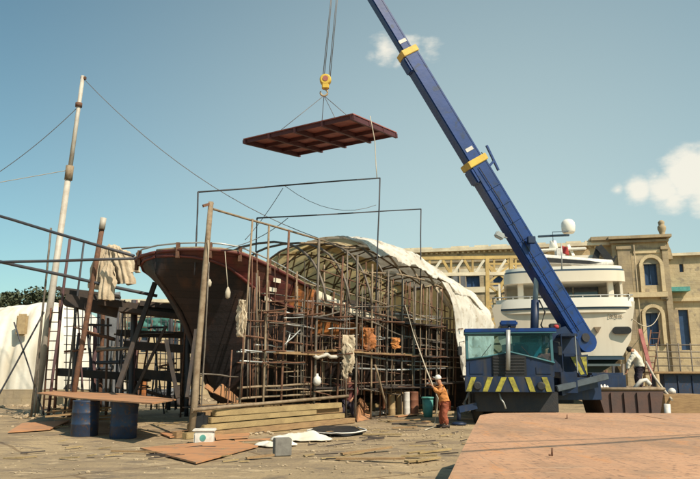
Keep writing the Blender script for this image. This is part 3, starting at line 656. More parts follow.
for k in range(70):
    x = random.uniform(0, 470); y = random.uniform(402, 462); p = gnd(x, y, .03); a = random.uniform(-.5,.9)
    ln = random.uniform(.15,.7)
    b.beam(p, p+V((math.cos(a)*ln, math.sin(a)*ln, random.uniform(0,.05))), random.uniform(.02,.09), .02)
tag(b.build('timber_offcuts', M['timber']), 'pale splinters and offcuts strewn about the yard floor', 'wood scraps', kind='stuff')
for (a, c, lb) in (((356,404),(396,397),'white painted beam lying level left of the canister row'),((372,417),(408,411),'short pale batten on the ground below the canister row')):
    b = MB(); p, q = gnd(*a), gnd(*c); b.beam(p+V((0,0,.12)), q+V((0,0,.12)), .14, .14); tag(b.build('painted_beam', M['whitep']), lb, 'beam')
# canisters and bin
def drum(cx_, by, wpx, hpx, m, name, label, cat, grp=None, lid=None):
    c = gnd(cx_, by); sc = c.y/FPX*1.03; r = wpx/2*sc; h = hpx*sc
    t = thing(name, label, cat, c, grp)
    b = MB(); b.lathe(c, [(r*.97,0),(r,.03),(r,h*.32),(r*1.035,h*.34),(r,h*.36),(r,h*.64),(r*1.035,h*.66),(r,h*.68),(r,h-.03),(r*1.03,h-.015),(r*.99,h)], 18); b.build('body', m, t)
    b = MB(); b.lathe(c+V((0,0,h+.002)), [(r*.93,0),(r*.93,.012)], 18); b.build('lid', lid or m, t)
    return t
for (cx_, by, wp, hp, m, lb) in ((392,413,6.5,19,'tancan','first tan canister at the left end of the row'),(400,412,7,20,'tancan','second tan canister, between its twin and the white can'),
        (407,413,6,20,'whitep','slim white can in the canister row'),(414,412.5,9,20,'browncan','fat brown drum next to the slim white can in the row'),(385,411,5,15,'browncan','short brown canister at the far left of the canister row')):
    drum(cx_, by+3.5, wp*1.0, hp*1.1, M[m], 'canister', lb, 'canister', 'canisters lined up below the scaffolding')
c = gnd(428,417)
tb = thing('bin', 'turquoise bin with a square rim, beside the orange clad worker', 'bin', c)
b = MB(); b.lathe(c, [(.17,0),(.2,.3),(.225,.72)], 18); b.build('tub', M['turq'], tb)
b = MB(); b.lathe(c+V((0,0,.69)), [(.245,0),(.25,.06),(.22,.07)], 18); b.build('rim', M['turq'], tb)
b = MB(); b.tube(sag(gnd(385,415)+V((0,.25,.84)), gnd(420,415)+V((0,.25,.84)), 0, 2), .03, 6)
tag(b.build('pipe', M['tancan']), 'short tan pipe laid across the tops of the canister row', 'pipe').location.z += 0
# ------------------------------------------------------------------ steel plate in the right foreground
b = MB()
ZP = 1.0
front = [V((.45,3.9,0)), V((2.28,11.2,0)), V((3.1,12.15,0)), V((6.2,12.35,0)), V((9.2,12.1,0)), V((9.6,3.9,0))]
def plate(a, c):
    Lx = lerp_tab([(0,.45),(.93,2.36),(1,2.75)], c); Rx = 5.05 + c*.25
    Y = 3.9 + 8.9*c
    x = Lx + (Rx-Lx)*a
    if c > .88: Y += 0
    return V((x, Y, ZP + .02*nz(x*.5, Y*.4)))
b.grid(plate, 40, 60, False)
pl = solid(b.build('steel_plate', M['orangeplate']), .018, -1)
def tweak_plate(m):
    return m
fp = mat('salmon_primed_steel', (.50,.275,.155), .6, (.40,.22,.125), .5, .8, 0, .25, 9, (.38,.23,.14))
nt = fp.node_tree; N = nt.nodes; L = nt.links; bs = N['Principled BSDF']; src = bs.inputs['Base Color'].links[0].from_socket
tcc = [n for n in N if n.type == 'TEX_COORD'][0]
mpp = N.new('ShaderNodeMapping'); mpp.inputs['Scale'].default_value = (1.1,.22,1); L.new(tcc.outputs['Object'], mpp.inputs[0])
ns = N.new('ShaderNodeTexNoise'); ns.inputs['Scale'].default_value = 1.7; ns.inputs['Detail'].default_value = 5; L.new(mpp.outputs[0], ns.inputs[0])
rr = N.new('ShaderNodeValToRGB'); rr.color_ramp.elements[0].position = .55; rr.color_ramp.elements[1].position = .75; rr.color_ramp.elements[0].color=(0,0,0,1); rr.color_ramp.elements[1].color=(.75,.75,.75,1)
L.new(ns.outputs[0], rr.inputs[0]); mx = N.new('ShaderNodeMixRGB'); L.new(rr.outputs[0], mx.inputs[0]); L.new(src, mx.inputs[1]); mx.inputs[2].default_value = (.52,.26,.11,1); L.new(mx.outputs[0], bs.inputs['Base Color'])
pl.data.materials.clear(); pl.data.materials.append(fp)
nt = fp.node_tree; N = nt.nodes; L = nt.links; bs = N['Principled BSDF']
def overlay(scale, stretch, lo, hi, col, amt, rot=0.0, det=8):
    src = bs.inputs['Base Color'].links[0].from_socket
    mp = N.new('ShaderNodeMapping'); mp.inputs['Scale'].default_value = stretch; mp.inputs['Rotation'].default_value = (0,0,rot); L.new(tcc.outputs['Object'], mp.inputs[0])
    ns = N.new('ShaderNodeTexNoise'); ns.inputs['Scale'].default_value = scale; ns.inputs['Detail'].default_value = det; ns.inputs['Roughness'].default_value = .7; L.new(mp.outputs[0], ns.inputs[0])
    rr = N.new('ShaderNodeValToRGB'); rr.color_ramp.elements[0].position = lo; rr.color_ramp.elements[1].position = hi; rr.color_ramp.elements[0].color = (0,0,0,1); rr.color_ramp.elements[1].color = (amt,amt,amt,1)
    L.new(ns.outputs[0], rr.inputs[0]); mx = N.new('ShaderNodeMixRGB'); L.new(rr.outputs[0], mx.inputs[0]); L.new(src, mx.inputs[1]); mx.inputs[2].default_value = (*col,1); L.new(mx.outputs[0], bs.inputs['Base Color'])
overlay(.8, (1,.6,1), .46, .62, (.27,.165,.10), .8)
overlay(14, (1,1,1), .55, .63, (.15,.085,.055), .8)
overlay(2.2, (1.4,.5,1), .56, .62, (.54,.24,.09), .5, .3)
overlay(5, (9,.25,1), .57, .63, (.22,.14,.09), .8, .5)
overlay(3, (.3,7,1), .58, .64, (.60,.42,.28), .6, .2)
tag(pl, 'large salmon primed steel plate filling the lower right foreground, its left edge slanting', 'plate')
b = MB(); b.grid(lambda a, c: V((5.065+c*.25+a*4.9, 3.9+c*8.9, ZP-.01+.02*nz(a*2, c*3))), 20, 40, False)
pl2 = solid(b.build('steel_plate', fp), .03, -1); tag(pl2, 'second salmon steel plate butted against the first, at the right edge', 'plate')
for (x, y, lb) in ((2.2,6,'near'),(3.4,11,'far'),(4.9,6,'right near'),(5.0,11.5,'right far'),(8.5,6,''),(8.5,11.5,'')):
    pass
for (x_, y_, lb_) in ((567,419,'small dark peg standing at the back of the salmon plate'),(552,456,'small dark peg standing near the front of the salmon plate')):
    p_ = gnd(x_, y_, 1.02); b = MB(); b.tube([p_, p_+V((.006,0,.07))], .009, 8); b.tube([p_+V((-.03,0,.008)), p_+V((0,0,.008))], .007, 6); tag(b.build('peg', M['rust']), lb_, 'peg')
for (a_, c_, r_, lb_) in (((700,434),(470,449),.032,'thick overhead cable strung high above the salmon plates'),((700,432),(470,441),.018,'thin overhead cable strung high above the salmon plates')):
    p_, q_ = gnd(*a_, 1.03)+sdir*9.5, gnd(*c_, 1.03)+sdir*9.5; d_ = (q_-p_).normalized()
    b = MB(); b.tube([p_-d_*8, q_+d_*6], r_, 8); tag(b.build('overhead_cable', M['wire']), lb_, 'cable')
for i, (x, y) in enumerate(((1.9,6.2),(3.3,11.2),(4.6,6.2),(4.8,11.2),(6.5,6.2),(6.6,11.2),(9.2,6.2),(9.2,11.2))):
    c = V((x,y,0)); t = thing('trestle', 'steel trestle standing hidden under the salmon plates', 'trestle', c, 'trestles under the salmon plates')
    b = MB(); b.box(c+V((0,0,.905)), (.9,.14,.09)); b.build('top_beam', M['rust'], t)
    for sx in (-1,1):
        for sy in (-1,1):
            b = MB(); b.beam(c+V((sx*.36,sy*.02,.86)), c+V((sx*.42,sy*.3,0)), .06,.06); b.build('leg', M['rust'], t)
# ------------------------------------------------------------------ plate table on drums (left)
tt = thing('plate_table', 'orange steel plate laid flat across two blue drums as a table', 'table', gnd(100,436))
b = MB(); zt = .98
b.prism([gnd(37,394,zt), gnd(54,391.5,zt), gnd(120,394,zt), gnd(176,400.5,zt), gnd(152,404.5,zt), gnd(80,399.5,zt)], V((0,0,.035)));
tag(tt, None, None)
b.build('table_top', M['orangeplate'], tt)
for (px_, by, wp, lb) in ((84,436,25,'dark blue oil drum under the left half of the plate table'),(123,438,25,'dented blue oil drum under the right half of the plate table')):
    c = gnd(px_, by); r = wp/2*c.y/FPX
    d = thing('oil_drum', lb, 'drum', c, 'drums carrying the plate table')
    b = MB(); h = zt-.01
    b.lathe(c, [(r*.97,0),(r,.02),(r,h*.32),(r*1.03,h*.34),(r,h*.36),(r,h*.64),(r*1.03,h*.66),(r,h*.68),(r,h-.04),(r*1.02,h-.02),(r*.98,h-.003)], 24); b.build('body', M['drumblue'], d)
    b = MB(); b.lathe(c+V((r*.3,r*.2,h-.003)), [(.03,0),(.03,.008)], 10); b.build('bung', M['drumblue'], d)
b = MB(); b.box(gnd(50,418)+V((0,0,.2)), (.9,.5,.3)); 
for k in range(14):
    p = gnd(random.uniform(44,78), random.uniform(408,420), random.uniform(.05,.5)); a = random.uniform(-.4,.4)
    bb = MB(); bb.beam(p, p+V((math.cos(a)*1.2, math.sin(a)*1.2, random.uniform(-.03,.15))), .07,.05)
    tag(bb.build('loose_board', M['plank']), 'short brown board in the untidy heap left of the drums', 'board', 'heap of short boards left of the drums')
b.bm.free()
# ------------------------------------------------------------------ left side: mast, scaffold, tarp shed, column
ms = thing('spar', 'very tall pale spar leaning slightly right at the left of the yard, stayed by wires', 'mast', gnd(35,414))
Ym = gnd(35,414).y
b = MB(); b.tube([gnd(35,414), at(69,172,Ym)], .155, 12, .125); b.build('lower_section', M['pole'], ms)
b = MB(); b.tube([at(69,176,Ym), at(83,76,Ym)], .10, 12, .085); b.build('upper_section', M['pole'], ms)
b = MB(); b.tube([at(68.3,180,Ym), at(70,166,Ym)], .17, 12); b.build('collar', M['tanpipe'], ms)
b = MB(); b.tube([at(78.6,107,Ym), at(78.9,103,Ym)], .15, 10); b.build('stay_band', M['rust'], ms)
b = MB(); b.beam(at(81,78,Ym), at(86,78,Ym), .12,.12); b.build('cap', M['rust'], ms)
for (a, c, s_, lb) in (((84,79,Ym),(318,238,27),.9,'long stay wire sloping from the spar top right towards the boat'),((79,106,Ym),(-10,178,Ym),.2,'stay wire sloping left from just under the spar top'),((69,170,Ym),(-10,184,Ym),.0,'stay line running left from the spar collar')):
    b = MB(); b.tube(sag(at(*a), at(*c), s_, 14), .016, 5); tag(b.build('stay_wire', M['wire'] if 'collar' not in lb else M['rope']), lb, 'wire')
ls = thing('pipe_staging', 'open staging of dark pipes and rusty uprights left of the boat stern', 'scaffolding', gnd(90,412))
def lpole(x0,y0,Y0,x1,y1,Y1,r,m,name):
    b = MB(); b.tube(wob(at(x0,y0,Y0), at(x1,y1,Y1), .02), r, 8); return b.build(name, M[m], ls)
lpole(-25,209,25,134,256,23,.055,'darkpipe','rail'); lpole(-25,263,22,136,258.5,22,.05,'darkpipe','rail'); lpole(-25,256,24,157,296,24,.06,'darkpipe','rail')
lpole(103,250,25,150,247,24,.03,'steel','rail')
lpole(51,228,25,31,417,25,.04,'steel','upright'); lpole(70,239,25,48,417,25,.055,'purple','upright'); lpole(84,241,25,64,417,25,.04,'darkpipe','upright')
lpole(103,222,24,70,418,24,.1,'rust','upright'); b = MB(); b.tube([at(101.8,229,23.95), at(103.5,218,23.95)], .12, 8); b.build('sleeve', M['pole'], ls)
lpole(44,300,26,35,415,26,.03,'steel','upright'); lpole(60,300,28,55,412,28,.05,'rust','upright')
lpole(108,318,26,106,415,26,.05,'rust','upright'); lpole(118,318,27,115,413,27,.04,'darkpipe','upright')
lpole(-12,415,26,44,312,26,.035,'darkpipe','brace'); lpole(14,322,26,44,415,26,.03,'darkpipe','brace')
for (x0,y0,x1,y1,Y,th) in ((62,292,115,302,26,.2),(66,300,118,312,25,.42),(100,302,182,315,25,.28),(58,289,120,297,27,.1),(120,310,190,318,24.5,.16),(118,333,200,336,26,.22)):
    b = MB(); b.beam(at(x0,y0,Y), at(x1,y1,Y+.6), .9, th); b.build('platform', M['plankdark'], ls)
for k in range(34):
    x = random.uniform(64, 196); Yq = random.uniform(24.5, 30); y0 = random.uniform(330, 398); ln = random.uniform(25, 90); t_ = random.uniform(-14, 14)
    lpole(x, 370+1170/Yq, Yq, x+t_*ln/60, max(y0-ln, 300), Yq, random.choice((.03,.04,.06,.09)), random.choice(['darkpipe','rust','darkpipe','purple','steel']), 'prop_pipe')
for k in range(20):
    x = random.uniform(60, 170); y0 = random.uniform(322, 392); Yq = random.uniform(24.5, 29)
    lpole(x, y0, Yq, x+random.uniform(15, 45), y0+random.uniform(-5,8), Yq, random.choice((.03,.04,.07)), random.choice(['darkpipe','rust','darkpipe','steel']), 'cross_pipe')
for (x0,y0,x1,y1,Y,th) in ((125,345,196,350,25.5,.3),(60,372,150,378,27,.3),(128,372,198,380,26,.35),(140,304,186,309,25,.2)):
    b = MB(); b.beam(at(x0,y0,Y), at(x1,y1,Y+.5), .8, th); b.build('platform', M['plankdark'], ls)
# ladders
def ladder(x0,y0,x1,y1,Y,w_,n,label,m='rust'):
    t = thing('ladder', label, 'ladder', at(x0,y0,Y))
    a, c = at(x0,y0,Y), at(x1,y1,Y)
    for sx in (0, w_):
        b = MB(); b.tube([a+V((sx,0,0)), c+V((sx,0,0))], .035, 6); b.build('stile', M[m], t)
    for k in range(n):
        p = a.lerp(c, (k+.5)/n); b = MB(); b.tube([p, p+V((w_,0,0))], .022, 5); b.build('rung', M[m], t)
ladder(43,414,51,308,26.5,.42,11,'rusty ladder standing before the white tarp shed at far left')
ladder(640,402,651,330,37,.5,12,'rust red ladder leaning by the yacht, right of the white shirted worker')
# fine lattice of panels behind
for (x0,x1,y0,y1,Y,nx,ny,lb) in ((66,98,300,398,29,4,11,'thin bar grid standing before the white tarp shed'),(120,165,318,398,31,5,9,'thin bar grid below the boat stern, before the stone building'),(160,200,322,396,29,5,8,'thin bar grid directly left of the tan corner pole')):
    t = thing('bar_grid', lb, 'frame', at((x0+x1)/2, y1, Y)); 
    for i in range(nx+1):
        x = x0+(x1-x0)*i/nx; b = MB(); b.tube(wob(at(x-1,370+1170/Y,Y), at(x+1,y0+random.uniform(-6,6),Y), .03), .024, 5); b.build('upright', M['darkpipe'], t)
    for j in range(ny+1):
        y = y0+(y1-y0)*j/ny; b = MB(); b.tube(wob(at(x0-2,y,Y+.05), at(x1+2,y+random.uniform(-1.5,2),Y+.05), .03), .02, 5); b.build('bar', M['rust'] if j%2 else M['darkpipe'], t)
# column
b = MB(); Yc = 31
b.grid(lambda a, c: at(100+18*a+ (1-c)*(-2+ 3*a) + 1.2*nz(a*3, c*4), 408-(112+4*a)*c, Yc - .5*math.sin(a*math.pi)+.1*nz(a*4,c*6)), 12, 24)
cs = tag(solid(b.build('canvas_wrap', M['concrete']), .25), 'tall grey streaked wrapped pier between the white shed and the stone building', 'pier')
b = MB(); b.grid(lambda a, c: at(119+7*a+.6*nz(c*4,a), 352-50*c, 32+.2*nz(a*3,c*5)), 5, 14)
tag(solid(b.build('hanging_strip', M['rag']), .05), 'narrow beige canvas strip hanging right of the grey pier', 'cloth')
# bundle hung on the rusty upright
bd = thing('canvas_bundle', 'bunch of beige canvas hung over the top rails left of the boat stern', 'canvas', at(112,286,24.6))
for k, (x0,y0,x1,y1,wd) in enumerate(((104,249,97,288,.34),(108,246,104,289,.34),(112,245,117,282,.36),(116,247,125,280,.34),(119,250,132,272,.36),(117,252,128,284,.30),(109,262,106,300,.30))):
    b = MB()
    def f(a, c, k=k, x0=x0,y0=y0,x1=x1,y1=y1,wd=wd):
        p = at(x0+(x1-x0)*c, y0+(y1-y0)*c - 4*math.sin(c*math.pi), 24.5-.1*k)
        rr_ = wd*.8*(.3+.7*min(1,c*2.2+.1))*(1+.28*math.sin(a*math.pi*2*7+k+c*2)+.5*nz(a*5+k,c*4))*(1-.45*max(0,c-.75)*4*abs(nz(a*7,k)))
        return p + V((rr_*math.cos(a*2*math.pi), .5*rr_*math.sin(a*2*math.pi), .1*nz(a*6,c*6,k)))
    b.grid(f, 56, 18); b.build('fold', M['rag'], bd)
# white tarp shed at far left
b = MB(); Ys = 36
def shed(a, c):
    # a along x (left to right end), c over the section from the front foot over the top to the back foot
    x = -30 + a*15.6
    endk = max(0, (a-.72)/.28)
    top = (5.9 + .35*math.sin(a*9) - .5*a)*(1-endk**3.2)**.5 if endk < 1 else 0
    top = max(top, .02); t = math.pi*c
    dy = 3.6*math.copysign(abs(math.cos(t))**.55, math.cos(t))
    cr1 = .12*(.35-abs(nz(a*22, c*3, 7))*2) + .05*(.35-abs(nz(a*50, c*9, 2))*2); cr2 = .10*(.35-abs(nz(a*20, c*4, 9))*2) if .1 < c < .9 else 0
    return V((x + .25*nz(a*9,c*5), Ys + 3.6 - dy + .18*nz(a*12,c*6) + cr1, max(.0, top*abs(math.sin(t))**.5 + .12*nz(a*8,c*8,2)) + cr2))
b.grid(shed, 180, 80)
sh_ = thing('white_shed', 'long white rounded tarp covered shed at the left edge below the trees', 'shed', (-20,Ys,0))
b.build('cover', M['whitewash'], sh_)
b = MB(); c = at(22,325,Ys-.25); b.box(c, (.62,.25,1.2), None, .1); b.build('hatch', M['tancan'], sh_)
b = MB(); b.box(V((-24,Ys-1.2,.35)), (22,1.0,.9)); b.build('plinth', M['stonedark'], sh_)
# trees
def tree(px, by, h, w_, Y, label, seed):
    random.seed(seed); base = at(px, by, Y); base.z = 0
    t = thing('tree', label, 'tree', base, 'trees behind the white shed'); H = at(px, h, Y).z
    b = MB(); b.tube(wob(base, base+V((0,0,H*.72)), .15, 4), .22, 8, .08)
    for k in range(6):
        a = k*1.05; b.tube([base+V((0,0,H*(.4+.05*k))), base+V((math.cos(a)*w_*.4, math.sin(a)*w_*.4, H*(.62+.05*k)))], .07, 5, .03)
    b.build('trunk', M['bark'], t)
    b = MB(); cl = [(random.gauss(0,w_*.3), random.gauss(0,w_*.3), H*random.uniform(.55,.93), random.uniform(.5,1.1)) for _ in range(16)]
    for (x,y,z,r_) in cl:
        for _ in range(120):
            d = V((random.gauss(0,1),random.gauss(0,1),random.gauss(0,1))).normalized()*r_*random.uniform(.5,1.05)
            p = base+V((x,y,min(z,H-.3)))+V((d.x,d.y,d.z*.8)); q = V((random.uniform(-1,1),random.uniform(-1,1),random.uniform(-1,1))).normalized()*.17
            e = q.cross(V((random.uniform(-1,1),random.uniform(-1,1),1))).normalized()*.12
            vs = [b.bm.verts.new(p+k_) for k_ in (q,e,-q,-e)]; b.bm.faces.new(vs)
    b.build('crown', M['leaf'], t)
tree(28,372,287,2.0,58,'dark bushy tree, leftmost above the white shed roof',3); tree(44,372,288,1.9,60,'dark tree in the middle of the three above the shed roof',5); tree(58,372,294,1.6,60,'low dark tree, rightmost above the shed roof beside the spar',9); tree(4,372,286,2.2,58,'dark tree at the very left edge of the view',13)
random.seed(21)
# low stone building behind the stern
def wall_panel(b, o, dx, nrm, s0, s1, z0, z1, holes, depth):
    xs_ = sorted({s0, s1, *[h[0] for h in holes], *[h[1] for h in holes]}); zs_ = sorted({z0, z1, *[h[2] for h in holes], *[h[3] for h in holes]})
    P = lambda s, z, d=0: o + dx*s + V((0,0,z)) - nrm*d
    for i in range(len(xs_)-1):
        for j in range(len(zs_)-1):
            mx_, mz_ = (xs_[i]+xs_[i+1])/2, (zs_[j]+zs_[j+1])/2
            if any(h[0] < mx_ < h[1] and h[2] < mz_ < h[3] for h in holes): continue
            b.bm.faces.new([b.bm.verts.new(P(*q)) for q in ((xs_[i],zs_[j]),(xs_[i+1],zs_[j]),(xs_[i+1],zs_[j+1]),(xs_[i],zs_[j+1]))])
    for h in holes:
        c = [(h[0],h[2]),(h[1],h[2]),(h[1],h[3]),(h[0],h[3])]
        for k in range(4):
            p, q = c[k], c[(k+1)%4]
            b.bm.faces.new([b.bm.verts.new(w) for w in (P(*p),P(*q),P(q[0],q[1],depth),P(p[0],p[1],depth))])
def ashlar(m, sc=1.0):
    nt = m.node_tree; N = nt.nodes; L = nt.links; bs = N['Principled BSDF']; src = bs.inputs['Base Color'].links[0].from_socket
    tc = [n for n in N if n.type == 'TEX_COORD'][0]
    sx = N.new('ShaderNodeSeparateXYZ'); L.new(tc.outputs['Object'], sx.inputs[0])
    cb = N.new('ShaderNodeCombineXYZ'); L.new(sx.outputs[0], cb.inputs[0]); L.new(sx.outputs[2], cb.inputs[1])
    bk = N.new('ShaderNodeTexBrick'); bk.inputs['Scale'].default_value = sc; bk.inputs['Brick Width'].default_value = .9; bk.inputs['Row Height'].default_value = .38; bk.inputs['Mortar Size'].default_value = .018
    bk.inputs['Color1'].default_value = (1,1,1,1); bk.inputs['Color2'].default_value = (.88,.86,.85,1); bk.inputs['Mortar'].default_value = (.78,.75,.7,1)
    L.new(cb.outputs[0], bk.inputs['Vector'])
    mu = N.new('ShaderNodeMixRGB'); mu.blend_type = 'MULTIPLY'; mu.inputs[0].default_value = .8; L.new(src, mu.inputs[1]); L.new(bk.outputs[0], mu.inputs[2]); L.new(mu.outputs[0], bs.inputs['Base Color'])
ashlar(M['stone']); ashlar(M['stonedark'])
# ---- low stone building
P1 = V((0,50,0)); lb_ = thing('stone_outbuilding', 'low tan stone building seen under the boat stern', 'building', at(160,372,50)*1); lb_.location.z = 0
X = lambda px, Y=50: (px-CX)/FPX*Y*1.0
def sz(px, y, Y=50):
    p = at(px, y, Y); return p.x, p.z
b = MB(); x0, ztop = sz(112, 303); x1, _ = sz(330, 303)
holes = []
for px in (128, 141, 172, 185, 208): holes.append((sz(px,330)[0], sz(px+7,330)[0], sz(px,352)[1], sz(px,334)[1]))
wall_panel(b, V((0,50,0)), V((1,0,0)), V((0,-1,0)), x0, x1, -.1, ztop, holes, .3)
b.build('wall', M['stone'], lb_)
b = MB(); b.box(V(((x0+x1)/2, 53.2, ztop/2-.05)), (x1-x0-.1, 5.6, ztop-.1)); b.build('rear_block', M['stonedark'], lb_)
b = MB(); b.box(V(((x0+x1)/2, 51.5, ztop+.12)), (x1-x0+.3, 4, .24)); b.build('coping', M['stonepale'], lb_)
for h in holes: b = MB(); b.box(V(((h[0]+h[1])/2, 50.25, (h[2]+h[3])/2)), (h[1]-h[0]-.02, .05, h[3]-h[2]-.02)); b.build('window', M['darkglass'], lb_)
b = MB(); b.grid(lambda a, c: at(122+72*a, 319+17*c+2.5*math.sin(a*9)*(1-c)+2*nz(a*5,c*3), 44+.5*nz(a*7,c*4)), 30, 10)
tag(solid(b.build('debris_netting', M['netting']), .03), 'turquoise green netting strung behind the boat stern', 'netting')
b = MB(); b.grid(lambda a, c: at(118+80*a, 398-8*c+1.5*nz(a*9,c*4), 40+.3*nz(a*7,c*4)), 30, 4)
tag(solid(b.build('low_wall', M['concrete']), .3), 'low grey block wall far behind the plate table', 'wall')
# ---- main building
F0 = at(660, 372, 60); F0.z = 0
fd = V((25.5, -6, 0)).normalized(); nf = V((fd.y, -fd.x, 0)); nf = nf if nf.y < 0 else -nf
def fs(x, y, off=0):
    p = onp(x, y, F0+nf*off, nf); return (p-F0).dot(fd), p.z
def FB(s, z, off=0): return F0 + fd*s + nf*off + V((0,0,z))
RF = Matrix((fd, -nf, V((0,0,1)))).transposed()
def fbox(b, x0, y0, x1, y1, off, th, bev=0):
    s0, za = fs(x0, y0, off); s1, _ = fs(x1, y0, off); _, zb = fs((x0+x1)/2, y1, off)
    b.box(FB((s0+s1)/2, (za+zb)/2, off-th/2), (abs(s1-s0), th, abs(za-zb)), RF, bev); return b
bld = thing('stone_dock_building', 'long two storey limestone building with blue shutters behind the yacht', 'building', F0)
ZT = fs(660, 240)[1]
def rect(x0, y0, x1, y1, off=0):
    a = fs(x0, y0, off); c = fs(x1, y1, off); return (a[0], c[0], min(a[1], c[1]), max(a[1], c[1]))
mainh = [rect(438,275,452,289), rect(466,276,480,289), rect(493,276,507,289), rect(412,276,425,289), rect(388,276,400,289), rect(438,312,452,336), rect(466,312,480,336), rect(412,312,425,336), rect(522,276,535,289), rect(548,276,561,289), rect(574,276,586,289)]
b = MB(); sL = fs(362,250)[0]; sM = fs(612,250)[0]; wall_panel(b, F0, fd, nf, sL, sM, -.1, ZT-.35, mainh, .45); b.build('wall', M['stone'], bld)
pavh = [rect(643.5,263,658.5,285,.9), rect(645,313,661,346,.9)]
b = MB(); s2 = fs(612,250,.9)[0]; s3 = fs(667,250,.9)[0]
wall_panel(b, F0+nf*.9, fd, nf, s2, s3, -.1, ZT, pavh, .5)
for sE in (s2, s3): b.bm.faces.new([b.bm.verts.new(FB(sE, z, o_)) for z, o_ in ((-.1,.9),(ZT,.9),(ZT,-6),(-.1,-6))])
b.build('pavilion_wall', M['stone'], bld)
b = MB(); b.box(FB((sL+s3)/2, ZT/2-.3, -6), (s3-sL-.2, 10.4, ZT-.7), RF); b.build('rear_block', M['stonedark'], bld)
b = MB(); b.box(FB((sL+sM)/2, ZT-.17, .1), (sM-sL, .9, .34), RF); b.build('cornice', M['stonepale'], bld)
b = MB(); b.box(FB((sL+sM)/2, ZT-1.35, .06), (sM-sL, .3, .22), RF); b.build('string_course', M['stonedark'], bld)
b = MB(); b.box(FB((s2+s3)/2, ZT+.12, .95), (s3-s2+.7, 1.3, .26), RF); b.box(FB((s2+s3)/2, ZT-.25, .97), (s3-s2+.3, .6, .2), RF); b.build('cornice', M['stonedark'], bld)
b = MB(); b.box(FB(fs(606,240)[0], ZT+.2, .2), (3.2, 1.2, .5), RF, .15); b.build('parapet', M['stonedark'], bld)
for k in range(9):
    s = sL + (sM-sL)*(k+.5)/9; b = MB(); b.box(FB(s+random.uniform(-1,1), ZT+.08, .1), (random.uniform(1,2.5), .7, .14), RF); b.build('coping_block', M['stonepale'], bld)
b = MB(); fbox(b, 380, 289.6, 612, 292, .12, .3); b.build('string_course', M['stonepale'], bld)
b = MB(); fbox(b, 380, 272, 612, 273.6, .1, .2); b.build('string_course', M['stonepale'], bld)
b = MB(); fbox(b, 629, 292.5, 668, 297, 1.45, .8); b.build('balcony_ledge', M['trim'], bld)
for (x0, x1) in ((617,630),(661.5,667.5)):
    b = MB(); fbox(b, x0, 247, x1, 400, 1.15, .3); fbox(b, x0-1, 246, x1+1, 249, 1.25, .4); fbox(b, x0-1, 294, x1+1, 299, 1.25, .4); b.build('pilaster', M['stonedark'], bld)
b = MB(); fbox(b, 633, 250, 660, 253, 1.0, .2); b.build('frieze', M['trim'], bld)
def arch_ring(cx_, cy_, rpx, off, wd=.32, name='arch', mm='trim', yfoot=None):
    s, z = fs(cx_, cy_, off); s1, _ = fs(cx_+rpx, cy_, off); r_ = s1-s
    b = MB(); n = 20
    pts = [(s+r_*math.cos(math.pi*k/n), z+r_*math.sin(math.pi*k/n)) for k in range(n+1)]
    if yfoot: zf = fs(cx_, yfoot, off)[1]; pts = [(s+r_, zf)] + pts + [(s-r_, zf)]
    for p, q in zip(pts, pts[1:]): b.beam(FB(p[0],p[1],off), FB(q[0],q[1],off), .3, wd, nf)
    return b.build(name, M[mm], bld)
arch_ring(651, 266, 10.5, .98, .4, yfoot=292); arch_ring(653, 315, 9.8, .98, .4, yfoot=345)
def tymp(cx_, cy_, rpx, off, m):
    s, z = fs(cx_, cy_, off); r_ = fs(cx_+rpx, cy_, off)[0]-s
    b = MB(); b.prism([FB(s+r_*math.cos(math.pi*k/16), z+r_*math.sin(math.pi*k/16), off) for k in range(17)], -nf*.06); b.build('tympanum', M[m], bld)
tymp(651, 264, 9, .96, 'recess'); tymp(653, 313, 8.6, .96, 'recess')
for h, off in [(h, 0) for h in mainh] + [(h, .9) for h in pavh]:
    fr = MB(); w_, h_ = h[1]-h[0], h[3]-h[2]; c = FB((h[0]+h[1])/2, (h[2]+h[3])/2, off-.3)
    for dx_, dz_, ww, hh in ((-w_/2+.05,0,.09,h_-.01),(w_/2-.05,0,.09,h_-.01),(0,h_/2-.05,w_-.2,.09),(0,-h_/2+.05,w_-.2,.09),(0,0,.07,h_-.2)):
        fr.box(c+fd*dx_+V((0,0,dz_)), (ww,.1,hh), RF)
    o = fr.build('window', M['bluepane'], bld)
    b = MB(); b.box(c-nf*.09, (w_-.02,.05,h_-.02), RF); b.build('shutter', M['bluepane'], o)
b = MB(); fbox(b, 452.6, 275, 465.4, 289, .06, .1); b.build('rendered_panel', M['concrete'], bld)
for k in range(42):
    s = sL+1.5+k*(sM-sL-3)/41; b = MB(); b.box(FB(s, ZT-.45, .12), (.22,.24,.2), RF); b.build('dentil', M['trim'], bld)
for x_ in (459, 486, 545, 635):
    b = MB(); s_, _z = fs(x_, 260, 1.3 if x_ > 612 else .12); o_ = 1.3 if x_ > 612 else .12; b.tube([FB(s_, 0, o_), FB(s_, ZT-.6, o_)], .07, 6); b.build('downpipe', M['stonedark'], bld)
# finial
b = MB(); sF, zF = fs(664, 238, .9); b.lathe(FB(sF, zF, .4), [(.5,0),(.5,.2),(.3,.3),(.22,.42),(.28,.7),(.37,.95),(.36,1.2),(.24,1.32),(.27,1.45),(.29,1.62),(.14,1.78)], 14); b.build('finial', M['stonedark'], bld)
